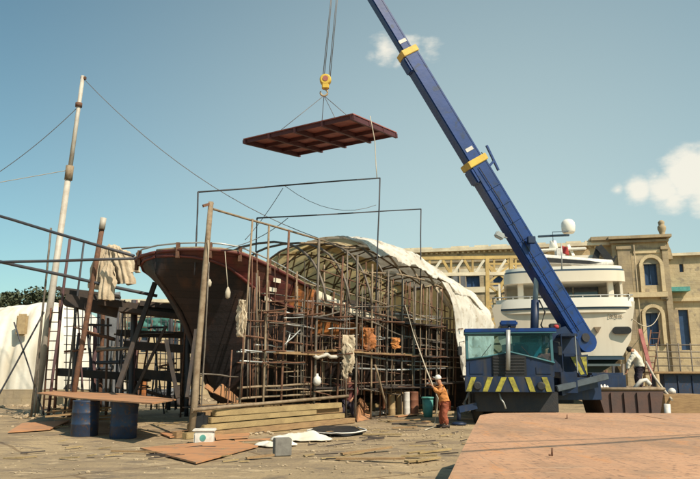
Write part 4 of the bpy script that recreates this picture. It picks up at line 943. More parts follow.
# annex at the right
s4 = fs(668, 256, -.3)[0]; s5 = s4+18; zA = fs(676, 256, -.3)[1]
anx = thing('stone_annex', 'lower limestone wing right of the finial, with a turquoise awning', 'building', FB(s4+5,0,-.3))
b = MB(); ah = [rect(678,310,692,350,-.3), rect(679,264,684,272,-.3), rect(700,266,712,288,-.3)]; wall_panel(b, F0-nf*.3, fd, nf, s4, s5, -.1, zA, ah, .4); b.build('wall', M['stone'], anx)
b = MB(); b.box(FB((s4+s5)/2, zA/2-.2, -5.4), (s5-s4-.2, 9, zA-.5), RF); b.build('rear_block', M['stonedark'], anx)
b = MB(); b.box(FB((s4+s5)/2, zA+.1, -.3), (s5-s4, .8, .25), RF); b.build('coping', M['stonepale'], anx)
for h in ah: b = MB(); b.box(FB((h[0]+h[1])/2, (h[2]+h[3])/2, -.62), (h[1]-h[0]-.02,.06,h[3]-h[2]-.02), RF); b.build('window', M['bluepane'], anx)
b = MB(); fbox(b, 669.5, 287, 690, 291, .9, 1.2); b.build('awning', M['turq'], anx)
b = MB(); fbox(b, 668.5, 298, 720, 301, 0, .3); b.build('string_course', M['trim'], anx)
# scroll buttress stepping down from the pavilion
b = MB(); pts = [(667.2,240),(669,246),(671,250),(672.5,256),(673,259),(667.2,259)]
b.prism([FB(*fs(x,y,.5), .5) for x,y in pts], -nf*1.0); b.build('scroll', M['stonedark'], bld)
# ---- ochre gantry before the building
Yg = 53
gt = thing('lattice_gantry', 'ochre steel lattice gantry with zigzag bracing, between the tarp roof and the yacht', 'gantry', (at(505,372,Yg).x, Yg, 0))
def gbar(x0,y0,x1,y1,w_=.2,m='gantry',name='bar',dy=0):
    b = MB(); b.beam(at(x0,y0,Yg+dy), at(x1,y1,Yg+dy), w_, w_, V((0,1,0))); return b.build(name, M[m], gt)
for dy in (0, 2.2):
    gbar(384,259,530,257,.26,name='chord',dy=dy); gbar(384,275.5,512,273.5,.28,'stonepale','chord',dy)
    x = 388
    while x < 500:
        gbar(x,275,x+11,258.6,.2,'creampaint','brace',dy); gbar(x+11,258.6,x+20,275,.2,'gantry','brace',dy); gbar(x+20,275,x+20,258.6,.16,'gantry','brace',dy); x += 21.5
    for lx in (487,511,531): gbar(lx,258,lx+ (1 if lx<520 else -1),374,.3,name='leg',dy=dy)
    for y in range(264, 370, 20):
        gbar(487,y,511,y+20,.15,name='brace',dy=dy); gbar(511,y,487,y+20,.15,name='brace',dy=dy); gbar(487,y,531,y,.17,name='brace',dy=dy); gbar(511,y,531,y+18,.13,'creampaint',name='brace',dy=dy)
b = MB(); b.tube([at(516+18*math.cos(t), 300-26*math.sin(t), Yg-.3) for t in [math.pi*k/14 for k in range(15)]], .16, 6); b.build('curved_rail', M['gantry'], gt)
for x in range(390, 500, 22):
    b = MB(); b.beam(at(x,267,Yg), at(x,267,Yg+2.2), .14,.14); b.build('tie', M['gantry'], gt)
# ------------------------------------------------------------------ yacht
YS = 36.0
yo = at(565.5, 370, YS); yo.z = 0
ya = V((yo.x*.75, YS, 0)).normalized(); yr = V((ya.y, -ya.x, 0))
RY = Matrix((yr, ya, V((0,0,1)))).transposed()
def ys(x, y, d=0):
    p = onp(x, y, yo+ya*d, ya); return (p-yo).dot(yr), p.z
def YB(a, r, z): return yo + ya*a + yr*r + V((0,0,z))
yt = thing('motor_yacht', 'large cream motor yacht seen from its stern, propped ashore in front of the stone building', 'yacht', yo)
zb_, zm, zt_ = ys(565,356)[1], ys(565,341)[1], ys(565,303)[1]
def yhull(b, lo, hi, mi):
    pass
SECT = [(.0,.9),(1.3,1.35),(2.5,2.1),(3.0,zb_),(3.45,zm),(3.62,(zm+zt_)/2),(3.8,zt_)]
def hs_(k, side, a):
    r, z = SECT[k]; f = 1.0 if a < 12 else max(.02, 1-((a-12)/11.5)**2)
    bow = 0 if a < 12 else (a-12)/11.5
    curve = -.35*(1-(r/3.8)**2) if a == 0 else 0
    return YB(a + curve + (.25*(zt_-z)/3 if a == 0 else 0) + 2.5*bow*(z-1)/4, side*r*f, z + (bow*1.2 if k >= 5 else bow*.5))
b = MB()
for side in (1,-1):
    g = [[b.bm.verts.new(hs_(k, side, a)) for k in range(7)] for a in (0,1.5,4,8,12,15,18,21,23)]
    for i in range(8):
        for j in range(6):
            f = b.bm.faces.new((g[i][j],g[i+1][j],g[i+1][j+1],g[i][j+1])); f.smooth = True; f.material_index = 1 if j < 3 else 0
# transom strips, curved in plan
n = 16; rows = []
for k in range(7):
    r, z = SECT[k]; rows.append([b.bm.verts.new(YB((-.35*(1-(r*q/3.8)**2)) + .25*(zt_-z)/3, r*q, z)) for q in [(-1+2*i/n) for i in range(n+1)]])
for k in range(6):
    for i in range(n):
        f = b.bm.faces.new((rows[k][i],rows[k][i+1],rows[k+1][i+1],rows[k+1][i])); f.smooth = True; f.material_index = 1 if k < 3 else 0
b.build('hull', [M['yacht'], M['teal']], yt)
b = MB(); b.prism([YB(-.9,-2.9,zb_-.22),YB(.5,-3.1,zb_-.22),YB(.5,3.1,zb_-.22),YB(-.9,2.9,zb_-.22)], V((0,0,.13))); b.build('swim_platform', M['bluestripe'], yt)
b = MB(); b.prism([YB(-.7,-2.7,zb_-.55),YB(.5,-2.9,zb_-.55),YB(.5,2.9,zb_-.55),YB(-.7,2.7,zb_-.55)], V((0,0,.12))); b.build('lower_platform', M['alum'], yt)
def band(x0, x1, y0, y1, d0, d1, m, name, bulge=.35, rr=.6, par=None, dz=0):
    ra, z1 = ys(x0, y0); rb, _ = ys(x1, y0); _, z0 = ys((x0+x1)/2, y1)
    c, hw = (ra+rb)/2, (rb-ra)/2; n = 36; poly = []
    for i in range(n+1):
        t = -math.pi/2 + math.pi*i/n
        q = math.copysign(abs(math.sin(t))**.36, math.sin(t)); e_ = 1-abs(math.cos(t))**.36
        poly.append(YB(d0 - bulge*(1-q*q) + rr*e_, c+q*hw, z0))
    poly += [YB(d1, c+hw, z0), YB(d1, c-hw, z0)]
    b = MB(); b.prism(poly, V((0,0,z1-z0)))
    for f in b.bm.faces: f.smooth = len(f.verts) == 4
    o = b.build(name, m, par or yt); es = o.modifiers.new('split', 'EDGE_SPLIT'); es.split_angle = R(38); return o
band(495.5,635,300.5,308,-.15,6,M['yachtwhite'],'aft_bulwark',.4,.8)
band(495,634,308.2,310,-.12,6,M['bluestripe'],'sheer_stripe',.38,.8)
band(496.5,633,310.2,313.5,-.08,6,M['yacht'],'hull_moulding',.38,.8)
band(503,628.5,272.5,281,.6,14,M['yacht'],'upper_deck_edge',.4,1.2)
band(504,627.5,270.6,272.4,.62,14,M['bluestripe'],'deck_stripe',.38,1.2)
band(505,626,267.5,270.4,.65,14,M['yachtwhite'],'deck_cap',.36,1.2)
# saloon behind the aft deck
def ybox(x0,y0,x1,y1,d,th,m,name,par=None,bev=0):
    ra, z1 = ys(x0,y0,d); rb, _ = ys(x1,y0,d); _, z0 = ys((x0+x1)/2,y1,d)
    b = MB(); b.box(YB(d+th/2,(ra+rb)/2,(z0+z1)/2),(rb-ra,th,z1-z0),RY,bev); return b.build(name, m, par or yt)
ybox(506,281,622,303,3.4,10,M['yacht'],'saloon')
sd_ = ybox(545,284,600,302,3.2,.15,M['creampaint'],'saloon_door')
ybox(547,286,572,302,3.12,.05,M['darkglass'],'pane',sd_); ybox(573.5,286,598,302,3.12,.05,M['darkglass'],'pane',sd_)
for (x0,x1) in ((607,613),(517,523)):
    ybox(x0,280,x1,303,.9,.4,M['yacht'],'deck_pillar',None,.04)
for sgn in (1,-1):
    b = MB(); r_ = 3.25*sgn
    b.prism([YB(.9,r_,zt_),YB(.9,r_,ys(565,280)[1]),YB(7,r_,ys(565,280)[1]),YB(7,r_,zt_)], yr*sgn*.12); b.build('side_screen', M['yacht'], yt)
z_r = ys(565,296.5)[1]
b = MB()
rail = [YB(-.35*(1-(q*q))-.1, q*3.7, z_r) for q in [-1+2*i/16 for i in range(17)]]
b.tube([YB(3,-3.75,z_r)]+rail+[YB(3,3.75,z_r)], .035, 6); b.build('stern_rail', M['alum'], yt)
for q in [-.95,-.7,-.45,-.2,.05,.3,.55,.78,.95]:
    b = MB(); p = YB(-.35*(1-q*q)-.1, q*3.7, z_r); b.tube([p, V((p.x,p.y,ys(565,301)[1]))], .025, 5); b.build('rail_post', M['alum'], yt)
for (xc,yc,w_,h_) in ((621.5,330.5,17,7),(508,326,16,7)):
    r, z = ys(xc,yc,0); n = 18; hw, hh = w_/2*.0554, h_/2*.0554
    d0 = -.35*(1-(r/3.8)**2)+.05
    b = MB(); b.prism([YB(d0-.12 + abs(hw*0), r+ (hw-hh)*math.copysign(1,math.cos(t))*(1 if abs(math.cos(t))>.01 else 0)+hh*math.cos(t), z+hh*math.sin(t)) for t in [2*math.pi*k/n for k in range(n)]], ya*.3); b.build('fairlead', M['blackpaint'], yt)
for xc in (584,597,545):
    r, z = ys(xc,330,0); d0 = -.35*(1-(r/3.8)**2)-.06
    b = MB(); b.prism([YB(d0,r-.19,z+.14),YB(d0,r+.19,z+.14),YB(d0,r,z-.2)], ya*.15); b.build('vent', M['tanpipe'], yt)
# small illegible name lettering as raised strokes
nm = MB()
for k in range(7):
    x = 609+k*2.2
    r, z = ys(x, 316, 0); d0 = -.35*(1-(r/3.8)**2)-.03+.05
    h = .22 if k in (0,3) else .15
    nm.tube([YB(d0,r-.05,z+h*.5),YB(d0,r-.05,z-h*.5),YB(d0,r+.04,z-h*.4)], .014, 4)
    if k%2: nm.tube([YB(d0,r-.05,z+h*.2),YB(d0,r+.05,z+h*.3),YB(d0,r+.04,z-h*.5)], .012, 4)
nm.build('name_lettering', M['stonedark'], yt)
# flybridge, arch, mast, dome
ybox(538,256.5,598,268,5,6,M['yacht'],'flybridge',None,.15)
ybox(546,251,590,257,6,3,M['tancan'],'windscreen',None,.08)
for sx in (-1,1):
    b = MB(); b.beam(YB(5.2,sx*1.75,ys(565,263)[1]), YB(6.4,sx*1.15,ys(565,243,5)[1]), .45,.16, yr); b.build('arch_leg', M['yachtwhite'], yt)
zA1 = ys(565,247,5)[1]
b = MB(); b.box(YB(6.2,0,zA1), (4.4,1.0,.16), RY, .05); b.build('arch_top', M['yachtwhite'], yt)
b = MB(); b.lathe(YB(6.2,.2,zA1+.05), [(.32,0),(.22,.5),(.2,.6)], 12); b.build('radar_mast', M['yachtwhite'], yt)
zR = ys(569,234.5,6)[1]
b = MB(); b.box(YB(6.2,.25,zR), (2.0,.2,.13), RY, .03); b.build('radar_scanner', M['bluestripe'], yt)
b = MB(); rx, _ = ys(569,230,6); b.lathe(YB(6.4,rx,ys(569,232,6)[1]), [(.34,0),(.42,.12),(.45,.5),(.42,.72),(.3,.88),(.1,.95)], 18); b.build('satellite_dome', M['yachtwhite'], yt)
b = MB(); r0,_ = ys(553,240,6); z0_ = ys(553,243,6)[1]; z1_ = ys(553,232,6)[1]; b.tube([YB(6,r0,z0_),YB(6,r0,z1_),YB(6,r0+1.0,z1_)], .03, 5); b.build('aerial', M['bluestripe'], yt)
# tender on the boat deck
td = thing('inflatable_tender', 'grey and white inflatable tender lying across the yacht upper deck', 'dinghy', YB(3,0,ys(565,268)[1]))
def tp_(x, y, d): return YB(d, *ys(x,y,d))
for dd, m in ((2.4,'alum'),(4.0,'alum')):
    b = MB(); b.tube([tp_(527,257.5,dd),tp_(545,259,dd),tp_(570,260.5,dd),tp_(592,262.5,dd),tp_(604,263,dd+ (.5 if dd<3 else -.4)),tp_(611,263,3.2)], .30, 10, .20); b.build('tube', M['whitep'] if dd<3 else M['alum'], td)
b = MB(); b.prism([tp_(528,256.5,2.08),tp_(590,260.8,2.08),tp_(602,263,2.3),tp_(590,264,2.08),tp_(545,262.5,2.08),tp_(528,260.5,2.08)], ya*-.04); b.build('rubbing_band', M['blackpaint'], td)
b = MB(); b.prism([tp_(532,261,2.6),tp_(604,266,2.9),tp_(596,269,3),tp_(540,268,2.7)], ya*1.3); b.build('hull', M['yacht'], td)
b = MB(); b.box(tp_(560,254,3.2), (.6,.5,.7), RY, .1); b.build('console', M['whitep'], td)
b = MB(); b.box(tp_(533,253,3.2), (.4,.5,.9), RY, .12); b.build('outboard', M['yachtwhite'], td)
ot = MB(); ot.beam(tp_(594,263,4.8), tp_(599,247,4.8), .3,.35); ot.beam(tp_(598,247,4.8), tp_(612,263,4.8), .55,.4); ot.beam(tp_(612,263,4.8), tp_(616,256,4.8), .12,.12)
ot.build('davit_crane', M['blackpaint'], yt)
fl = thing('ensign', 'small red ensign hanging from its staff at the yacht upper deck rail', 'flag', tp_(562,272,.3))
b = MB(); b.tube([tp_(562,272,.3), tp_(561.4,243,.3)], .035, 6); b.build('staff', M['alum'], fl)
b = MB(); b.grid(lambda a,c: tp_(561.8+6*a+c*1.2, 245.5+8*c+2*a, .3+.12*math.sin(a*5+c*3)), 8, 8); solid(b.build('cloth', M['flagred'], fl), .02)
# cradle and shores under yacht
for k, (r, a) in enumerate(((-2.6,1.5),(2.6,1.5),(-2.6,8),(2.6,8))):
    b = MB(); b.beam(YB(a,r*1.35,0), YB(a,r,2.3), .25,.25); tag(b.build('cradle_post', M['plankdark']), 'dark timber post holding the yacht bilge in its cradle', 'post', 'cradle posts under the yacht')
b = MB(); b.box(YB(9,0,.45), (.8,16,.9), RY); tag(b.build('keel_baulk', M['plankdark']), 'long dark baulk carrying the yacht keel', 'timber block')
for sgn in (-.9,.9):
    b = MB(); b.prism([YB(.4,sgn-.05,.7),YB(1.2,sgn-.05,.7),YB(1.1,sgn-.05,1.7),YB(.5,sgn-.05,1.7)], yr*.1); b.build('rudder', M['teal'], yt)
b = MB(); b.tube(sag(YB(0,3.6,ys(630,319)[1]), FB(*fs(660,312,1), 1), .8), .03, 5); tag(b.build('mooring_line', M['rope']), 'pale slack line from the yacht quarter to the arched blue door', 'rope')
# ------------------------------------------------------------------ crane
YC = 22.0
crane = thing('mobile_crane', 'blue mobile crane with yellow black striped bumper and long telescopic boom raised to the left', 'crane', at(525,423,24))
crane.location.z = 0
def cbox(x0,y0,x1,y1,Y,th,m,name,par=None,bev=.015):
    p = at(x0,y0,Y); q = at(x1,y1,Y); b = MB()
    b.box(V(((p.x+q.x)/2, Y+th/2, (p.z+q.z)/2)), (abs(q.x-p.x), th, abs(p.z-q.z)), None, bev); return b.build(name, M[m], par or crane)
cbox(474,392,556,412,YC+.25,9,'cgrime','chassis')
cbox(550,378,602,400,YC+1.4,7.5,'cdark','carrier_deck')
bump = cbox(466,376.5,554,392.5,YC-.16,.4,'cdark','bumper')
def stripe(x0, x1, sl, y0=377.3, y1=391.7, Y=YC-.175, par=None):
    b = MB(); b.prism([at(x0,y1,Y), at(x1,y1,Y), at(x1+sl,y0,Y), at(x0+sl,y0,Y)], V((0,-.006,0))); b.build('hazard_stripe', M['hazard'], par or bump)
for x0, sl in ((467.5,5),(484,5),(496.5,6)): stripe(x0, x0+5.2, sl)
for x0, sl in ((515,-6),(530.5,-5),(546.5,-5)): stripe(x0, x0+5.2, sl)
# lower cab panels with the v notched top
b = MB(); Yf = YC
fr = [at(467,376.5,Yf), at(467,360,Yf), at(488,357,Yf), at(509.5,352.5,Yf), at(532,358,Yf), at(553,363.5,Yf), at(553,376.5,Yf)]
b.prism(fr, V((0,.09,0))); b.build('front_panel', M['cdark'], crane)
b = MB(); b.tube([p+V((0,-.02,.02)) for p in fr[1:6]], .03, 6); b.build('sill_trim', M['seafoam'], crane)
b = MB(); b.box(at(509.5,366,Yf-.03)-V((0,0,0)), (1.1,.05,.72), None, .02); b.build('grille', M['blackpaint'], crane)
for k in range(6):
    b = MB(); b.box(at(509.5,358+k*3.0,Yf-.065), (1.0,.02,.03)); b.build('grille_bar', M['cgrime'], crane)
xl, xr = at(467,370,Yf).x, at(553,370,Yf).x; zc0 = at(500,376.5,Yf).z; zc1 = at(500,331,Yf).z; zsill = at(467,360,Yf).z
D = 2.1
for (x0_,x1_,y0_,y1_) in ((470,484,362,374),(535,550,367,374)):
    b = MB(); p_, q_ = at(x0_,y0_,Yf-.012), at(x1_,y1_,Yf-.012); b.box((p_+q_)/2, (q_.x-p_.x,.02,p_.z-q_.z), None, .008); b.build('access_hatch', M['cdark'], crane)
for k in range(2):
    b = MB(); p_ = at(482+k*50,357+k*2,Yf-.03); b.beam(p_, p_+V((.34*(1-2*k),0,.42)), .02,.02); b.build('wiper', M['blackpaint'], crane)
for xx, mm in ((xl+.04,'cdark'),(xr-.04,'cblue')):
    b = MB(); b.box(V((xx, Yf+.09+(D-.09)/2, (zc0+zsill)/2-.03)), (.08, D-.1, zsill-zc0-.06), None, .01); dr = b.build('door', M[mm], crane)
    b = MB(); b.box(V((xx+(.06 if xx>5 else -.06), Yf+.5, zsill-.2)), (.03,.16,.04)); b.build('handle', M['alum'], dr)
b = MB(); b.box(V(((xl+xr)/2, Yf+D-.04, (zc0+zsill)/2)), (xr-xl-.17, .08, zsill-zc0)); b.build('rear_panel', M['cdark'], crane)
rf = cbox(465,328.2,555.5,332.6,YC-.1,D+.2,'cblue','roof',None,.03)
cbox(465,332.4,555.5,333.6,YC-.13,.05,'seafoam','roof_trim')
b = MB(); [0 for _ in ()]
b.bm.free()
for (x, y) in ((xl+.05,Yf+.05),(xr-.05,Yf+.05),(xl+.05,Yf+D-.05),(xr-.05,Yf+D-.05)):
    b = MB(); b.box(V((x,y,(zsill+zc1)/2-.06)), (.09,.09,zc1-zsill+.2), None, .01); b.build('pillar', M['seafoam'] if y < Yf+1 else M['cdark'], crane)
for x in (523,):
    b = MB(); b.tube([at(x,356,Yf+D), at(x,333,Yf+D)], .03, 6); b.build('pillar', M['cdark'], crane)
xm = at(509.5,350,Yf).x
zt1 = zc1-.01
def pane(pts, m, nm_='windscreen'):
    b = MB(); b.prism(pts, V((0,.012,0))); b.build(nm_, M[m], crane)
pane([V((xl+.1,Yf+.04,zsill+.02)), V((xm-.05,Yf+.04,at(509,353,Yf).z+.02)), V((xm-.05,Yf+.04,zt1)), V((xl+.1,Yf+.04,zt1))], 'glass')
pane([V((xm+.05,Yf+.04,at(509,353,Yf).z+.02)), V((xr-.1,Yf+.04,at(553,363,Yf).z+.05)), V((xr-.1,Yf+.04,zt1)), V((xm+.05,Yf+.04,zt1))], 'glass')
pane([V((xm+.25,Yf+D-.05,zsill)), V((xr-.1,Yf+D-.05,zsill)), V((xr-.1,Yf+D-.05,zt1)), V((xm+.25,Yf+D-.05,zt1))], 'tealglass', 'rear_window')
b = MB(); b.box(V((xm+.45,Yf+1.3,2.1)), (.5,.5,1.2), None, .06); b.build('engine_hump', M['cdark'], crane)
b = MB(); b.lathe(at(538,362,Yf+.5), [(.2,0),(.22,.02),(.2,.04)], 16, V((0,-.6,.8))); b.build('steering_wheel', M['blackpaint'], crane)
st = MB(); st.box(V((at(546,350,Yf+.9).x, Yf+1.15, 1.62)), (.5,.5,.12), None, .04); st.box(V((at(546,350,Yf+.9).x, Yf+1.42, 1.95)), (.48,.1,.6), None, .04); st.build('seat', M['blackpaint'], crane)
b = MB(); b.tube([at(509.2,370.5,YC-.22), at(509.2,330,YC-.22)], .075, 10); b.build('front_tube', M['alum'], crane)
b = MB(); b.tube([at(509,332,YC-.1), at(509,324,YC+.1)], .05, 8); b.build('lamp_bracket', M['cdark'], crane)
cbox(500.5,320.5,518,325.5,YC-.1,.3,'cblue','roof_lamp',None,.04)
cbox(545,324,556,329,YC+.6,.3,'cgrime','roof_box',None,.03)
b = MB(); b.lathe(at(553,328.8,YC+.3), [(.09,0),(.09,.08),(.04,.12)], 10); b.build('beacon', M['flagred'], crane)
for xx in (479, 541):
    b = MB(); b.lathe(at(xx,386,YC-.19), [(.13,0),(.14,.04),(.1,.06)], 14, V((0,-1,0))); b.build('headlight', M['cgrime'], bump)
b = MB(); b.tube([at(499,393,YC+.1), at(501,399,YC+.02), at(504,403,YC), at(506,409,YC)], .03, 6); b.build('air_hose', M['alum'], crane)
# superstructure
cbox(554,372,571,393,YC+.9,1.6,'cdark','side_locker')
cbox(554,334,556.5,373,YC+1.0,.1,'cdark','frame_post'); cbox(567.5,334,570,373,YC+1.0,.1,'alum','frame_post'); cbox(554,334,570,337,YC+1.0,1.2,'cdark','frame_top'); cbox(556.5,354,567.5,357,YC+1.02,.1,'cdark','frame_bar')
hb = MB(); Yh = YC+1.9; hb.prism([at(570,356.5,Yh),at(588,354.5,Yh),at(587,376,Yh),at(580,376.5,Yh)], V((0,.08,0))); hz_ = hb.build('hazard_board', M['cdark'], crane)
for (xa, xb) in ((570.5,575.5),(580.5,586.5)):
    b = MB(); b.prism([at(xa,357,Yh-.006),at(xb,356.6,Yh-.006),at(min(587.4,xb+9),374,Yh-.006),at(min(587.2,xa+10.5),375,Yh-.006)], V((0,-.006,0))); b.build('hazard_stripe', M['hazard'], hz_)
cbox(520,342,580,373,YC+2.6,3.0,'cdark','turntable')
cbox(526,334,552,345,YC+2.4,1.0,'cgrime','winch_housing',None,.08)
b = MB(); pv = at(556,322,24.0)
for dy in (-.5,.55):
    b = MB(); b.prism([at(541,352,24.2)+V((0,dy,0)), at(549,331,24.2)+V((0,dy,0)), at(561,327,24.2)+V((0,dy,0)), at(574,343,24.2)+V((0,dy,0)), at(577,356,24.2)+V((0,dy,0))], V((0,.06,0))); b.build('boom_bracket', M['cdark'], crane)
b = MB(); b.box(at(598,385,YC+3.2), (1.3,2.2,.9), None, .08); b.build('counterweight', M['cdark'], crane)
# outriggers
b = MB(); b.beam(at(556,389,YC+.4), at(607,376.5,YC+1.0), .2,.2, bev=.02); b.build('outrigger_beam', M['beamgrey'], crane)
b = MB(); b.beam(at(560,391,YC+.6), at(596,383,YC+1.3), .16,.3); b.build('outrigger_ram', M['cdark'], crane)
b = MB(); b.beam(at(476,406,YC+.2), at(459,410,YC+.1), .2,.2); b.tube([at(459,408,YC+.1), at(459,421,YC+.1)], .07, 8); b.lathe(V((at(459,420,YC+.1).x,YC+.1,.02)), [(.25,0),(.25,.05),(.1,.09)], 12); b.build('outrigger_foot', M['cdark'], crane)
b = MB(); b.tube([at(468,393,YC+.3), at(463,404,YC+.3), at(470,411,YC+.3)], .06, 6); b.build('access_step', M['alum'], crane)
for (xw) in (xl+.35, xr-.1):
    for yw in (YC+1.1, YC+2.6, YC+5.6, YC+7.0):
        b = MB(); b.lathe(V((xw-.17,yw,.52)), [(.30,0),(.48,.02),(.52,.08),(.52,.26),(.48,.32),(.30,.34)], 22, V((1,0,0))); wl = b.build('tyre', M['tyre'], crane)
        b = MB(); b.lathe(V((xw-.12,yw,.52)), [(.29,0),(.27,.05),(.12,.09),(.12,.22),(.28,.24)], 14, V((1,0,0))); b.build('rim', M['cgrime'], wl)
# the carrier points a little away from square: turn its parts about the middle of the bumper
cab_c = V((at(509.5,376,Yf).x, Yf, 0)); Rz = Matrix.Rotation(R(-9.5), 3, 'Z'); org = wloc(crane)
def turn(o):
    for v in o.data.vertices: v.co = cab_c + Rz @ (v.co + org - cab_c) - org
    for ch in o.children: turn(ch)
for o in list(crane.children):
    if o.name.split('.')[0] not in ('seat', 'boom_bracket', 'turntable', 'winch_housing', 'hazard_board', 'outrigger_beam', 'outrigger_ram', 'carrier_deck', 'counterweight'): turn(o)
for sgn, xm_ in ((-1, xl-.16), (1, xr+.14)):
    b = MB(); b.tube([V((xm_-sgn*.12, Yf+.1, 2.75)), V((xm_+sgn*.08, Yf-.12, 2.7)), V((xm_+sgn*.08, Yf-.12, 2.2))], .014, 6); mi_ = b.build('mirror_arm', M['blackpaint'], crane); b = MB(); b.box(V((xm_+sgn*.08, Yf-.14, 2.42)), (.14,.05,.3), None, .02); b.build('mirror', M['blackpaint'], mi_)
# boom
def bl(y): return 387.5 + .607*(y-20)
Bf = at(bl(342), 342, 24.4); Bt = at(bl(-62), -62, 22.2)
def bpt(y):
    # the point of the boom axis that projects on row y
    lo, hi = 0.0, 1.0
    def py(t):
        p = Bf.lerp(Bt, t) - V((0,0,HCAM)); f = p.y*cp + p.z*sp; up = -p.y*sp + p.z*cp
        return CY - FPX*up/f
    for _ in range(50):
        m_ = (lo+hi)/2
        if py(m_) > y: lo = m_
        else: hi = m_
    return Bf.lerp(Bt, lo)
bx = (Bt-Bf).normalized(); bup = V((0,0,1)) - bx*bx.z; bup.normalize(); bsd = bx.cross(bup)
boom = thing('boom_dummy', None, None)
bpy.data.objects.remove(boom)
def sect(y0, y1, h, w_, m, name, ext0=0):
    b = MB(); b.beam(bpt(y0)-bx*ext0, bpt(y1), w_, h, bup, bev=.03); return b.build(name, M[m], crane)
base = sect(342,164,.73,.58,'cblue','boom_base_section'); mid_ = sect(164,54,.62,.5,'cblue','boom_middle_section',.5); top_ = sect(54,-60,.42,.36,'cblue','boom_tip_section',.5)
for y, h, w_, par in ((163,.86,.70,base),(53.5,.70,.58,mid_)):
    c = bpt(y); b = MB(); b.beam(c-bx*.13, c+bx*.13, w_, h, bup, bev=.02); b.build('yellow_collar', M['cyellow'], par)
    b = MB(); b.beam(c-bx*.75-bup*h*.42, c-bx*.13-bup*h*.42, w_*.8, .22, bup, bev=.05); b.build('wear_pad_housing', M['cblue'], par)
for y, h, w_, par in ((151,.62,.5,mid_),(43,.42,.36,top_)):
    c = bpt(y) - bsd*(w_/2+.004) if (bpt(y)-bsd).y < bpt(y).y else bpt(y)+bsd*(w_/2+.004)
    b = MB(); b.beam(c-bup*.18, c+bup*.14, .02 , .14, bx); b.build('white_marking', M['whitep'], par)
for k, (par, y0_, y1_, h_, w_) in enumerate(((base,336,166,.73,.58),(mid_,160,58,.62,.5),(top_,50,-50,.42,.36))):
    for sg in (-1,1):
        b = MB(); off = -bsd*(w_/2+.004)*(1 if bsd.y > 0 else -1) + bup*sg*(h_/2-.06); b.beam(bpt(y0_)+off, bpt(y1_)+off, .012, .045, bup); b.build('edge_strip', M['cblue'], par)
for k in range(9):
    c = bpt(325-k*17) - bsd*(.316)*(1 if bsd.y > 0 else -1); b = MB(); b.beam(c-bup*.32, c+bup*.32, .012, .03, bx); b.build('weld_seam', M['cblue'], base)
b = MB(); off = -bsd*.34*(1 if bsd.y > 0 else -1); b.tube([bpt(330)+off-bup*.1, bpt(260)+off-bup*.14, bpt(200)+off-bup*.08, bpt(168)+off-bup*.12], .016, 6); b.build('hydraulic_line', M['blackpaint'], base)
c = bpt(172)+bup*.42; b = MB(); b.beam(c, c+bup*.35+bx*.1, .08,.1, bsd); b.beam(c+bup*.30-bx*.3, c+bup*.42+bx*.75, .07,.09, bsd); b.build('cable_guide', M['cblue'], base)
b = MB(); b.lathe(bpt(338)-bsd*.36, [(.16,0),(.16,.72)], 14, bsd); b.build('pivot_pin', M['cgrime'], base)
b = MB(); b.lathe(Bf-bsd*.3, [(.38,0),(.39,.6)], 20, bsd); b.build('boom_heel', M['cblue'], base)
b = MB(); b.lathe(Bt-bsd*.12, [(.38,0),(.32,.08),(.32,.16),(.38,.24)], 18, bsd); b.build('head_sheave', M['cgrime'], top_)
b = MB(); b.tube([bpt(158)+bup*.5, bpt(300)+bup*.45], .02, 5); b.build('hose_run', M['blackpaint'], base)
b = MB(); b.tube([at(534,345,24.0), at(535.2,300,24.0)], .15, 12); b.build('lift_cylinder', M['cdark'], crane)
b = MB(); b.tube([at(535.2,301,24.0), at(537.5,262,23.9)], .095, 12); b.build('lift_rod', M['palerod'], crane)
b = MB(); b.tube([at(539,300,23.8), at(545,312,23.7), at(541,325,23.7), at(546,335,23.8)], .03, 6); b.build('hydraulic_hose', M['blackpaint'], crane)
b = MB(); b.box(at(499.5,235.5,23.4), (.34,.3,.22), Matrix.Rotation(.5,3,'Y'), .04); b.tube([at(501,236,23.4), at(507,238,23.5)], .03, 6); b.build('work_light', M['alum'], base)
cbox(528,236,536,243,23.3,.2,'cdark','valve_box',base)
# ------------------------------------------------------------------ hook and load
hp_ = at(324.5, 82, 22.0)
hook = thing('hook_block', 'yellow and grey crane hook block hanging above the lifted panel', 'hook', at(324,95,22))
c = at(325.5,80,22.0)
b = MB(); b.lathe(c-V((0,.11,0)), [(.17,0),(.21,.03),(.21,.19),(.17,.22)], 18, V((0,1,0))); b.box(c-V((0,0,.2)), (.26,.2,.3), None, .03); b.build('sheave_case', M['cyellow'], hook)
b = MB(); b.lathe(c-V((0,.13,-.02)), [(.1,0),(.1,.26)], 14, V((0,1,0))); b.build('sheave_pin', M['redplate'], hook)
b = MB(); hc = at(324,92.5,22); b.tube([c-V((0,0,.3)), hc+V((0,0,.16))]+[hc+V((.13*math.sin(t), 0, .13*math.cos(t))) for t in [math.pi*2*k/14*.8 for k in range(15)]], .035, 8); b.build('hook', M['tancan'], hook)
for k, (dx_, sx) in enumerate(((-.10,-.05),(-.05,-.02),(.12,.14),(.17,.18))):
    b = MB(); b.tube([c+V((dx_,0,.1)), Bt+V((sx-.0,0,-.3))], .014, 6); tag(b.build('hoist_rope', M['wire']), 'steel hoist rope running from the boom head down to the yellow hook block', 'cable', 'hoist ropes above the hook')
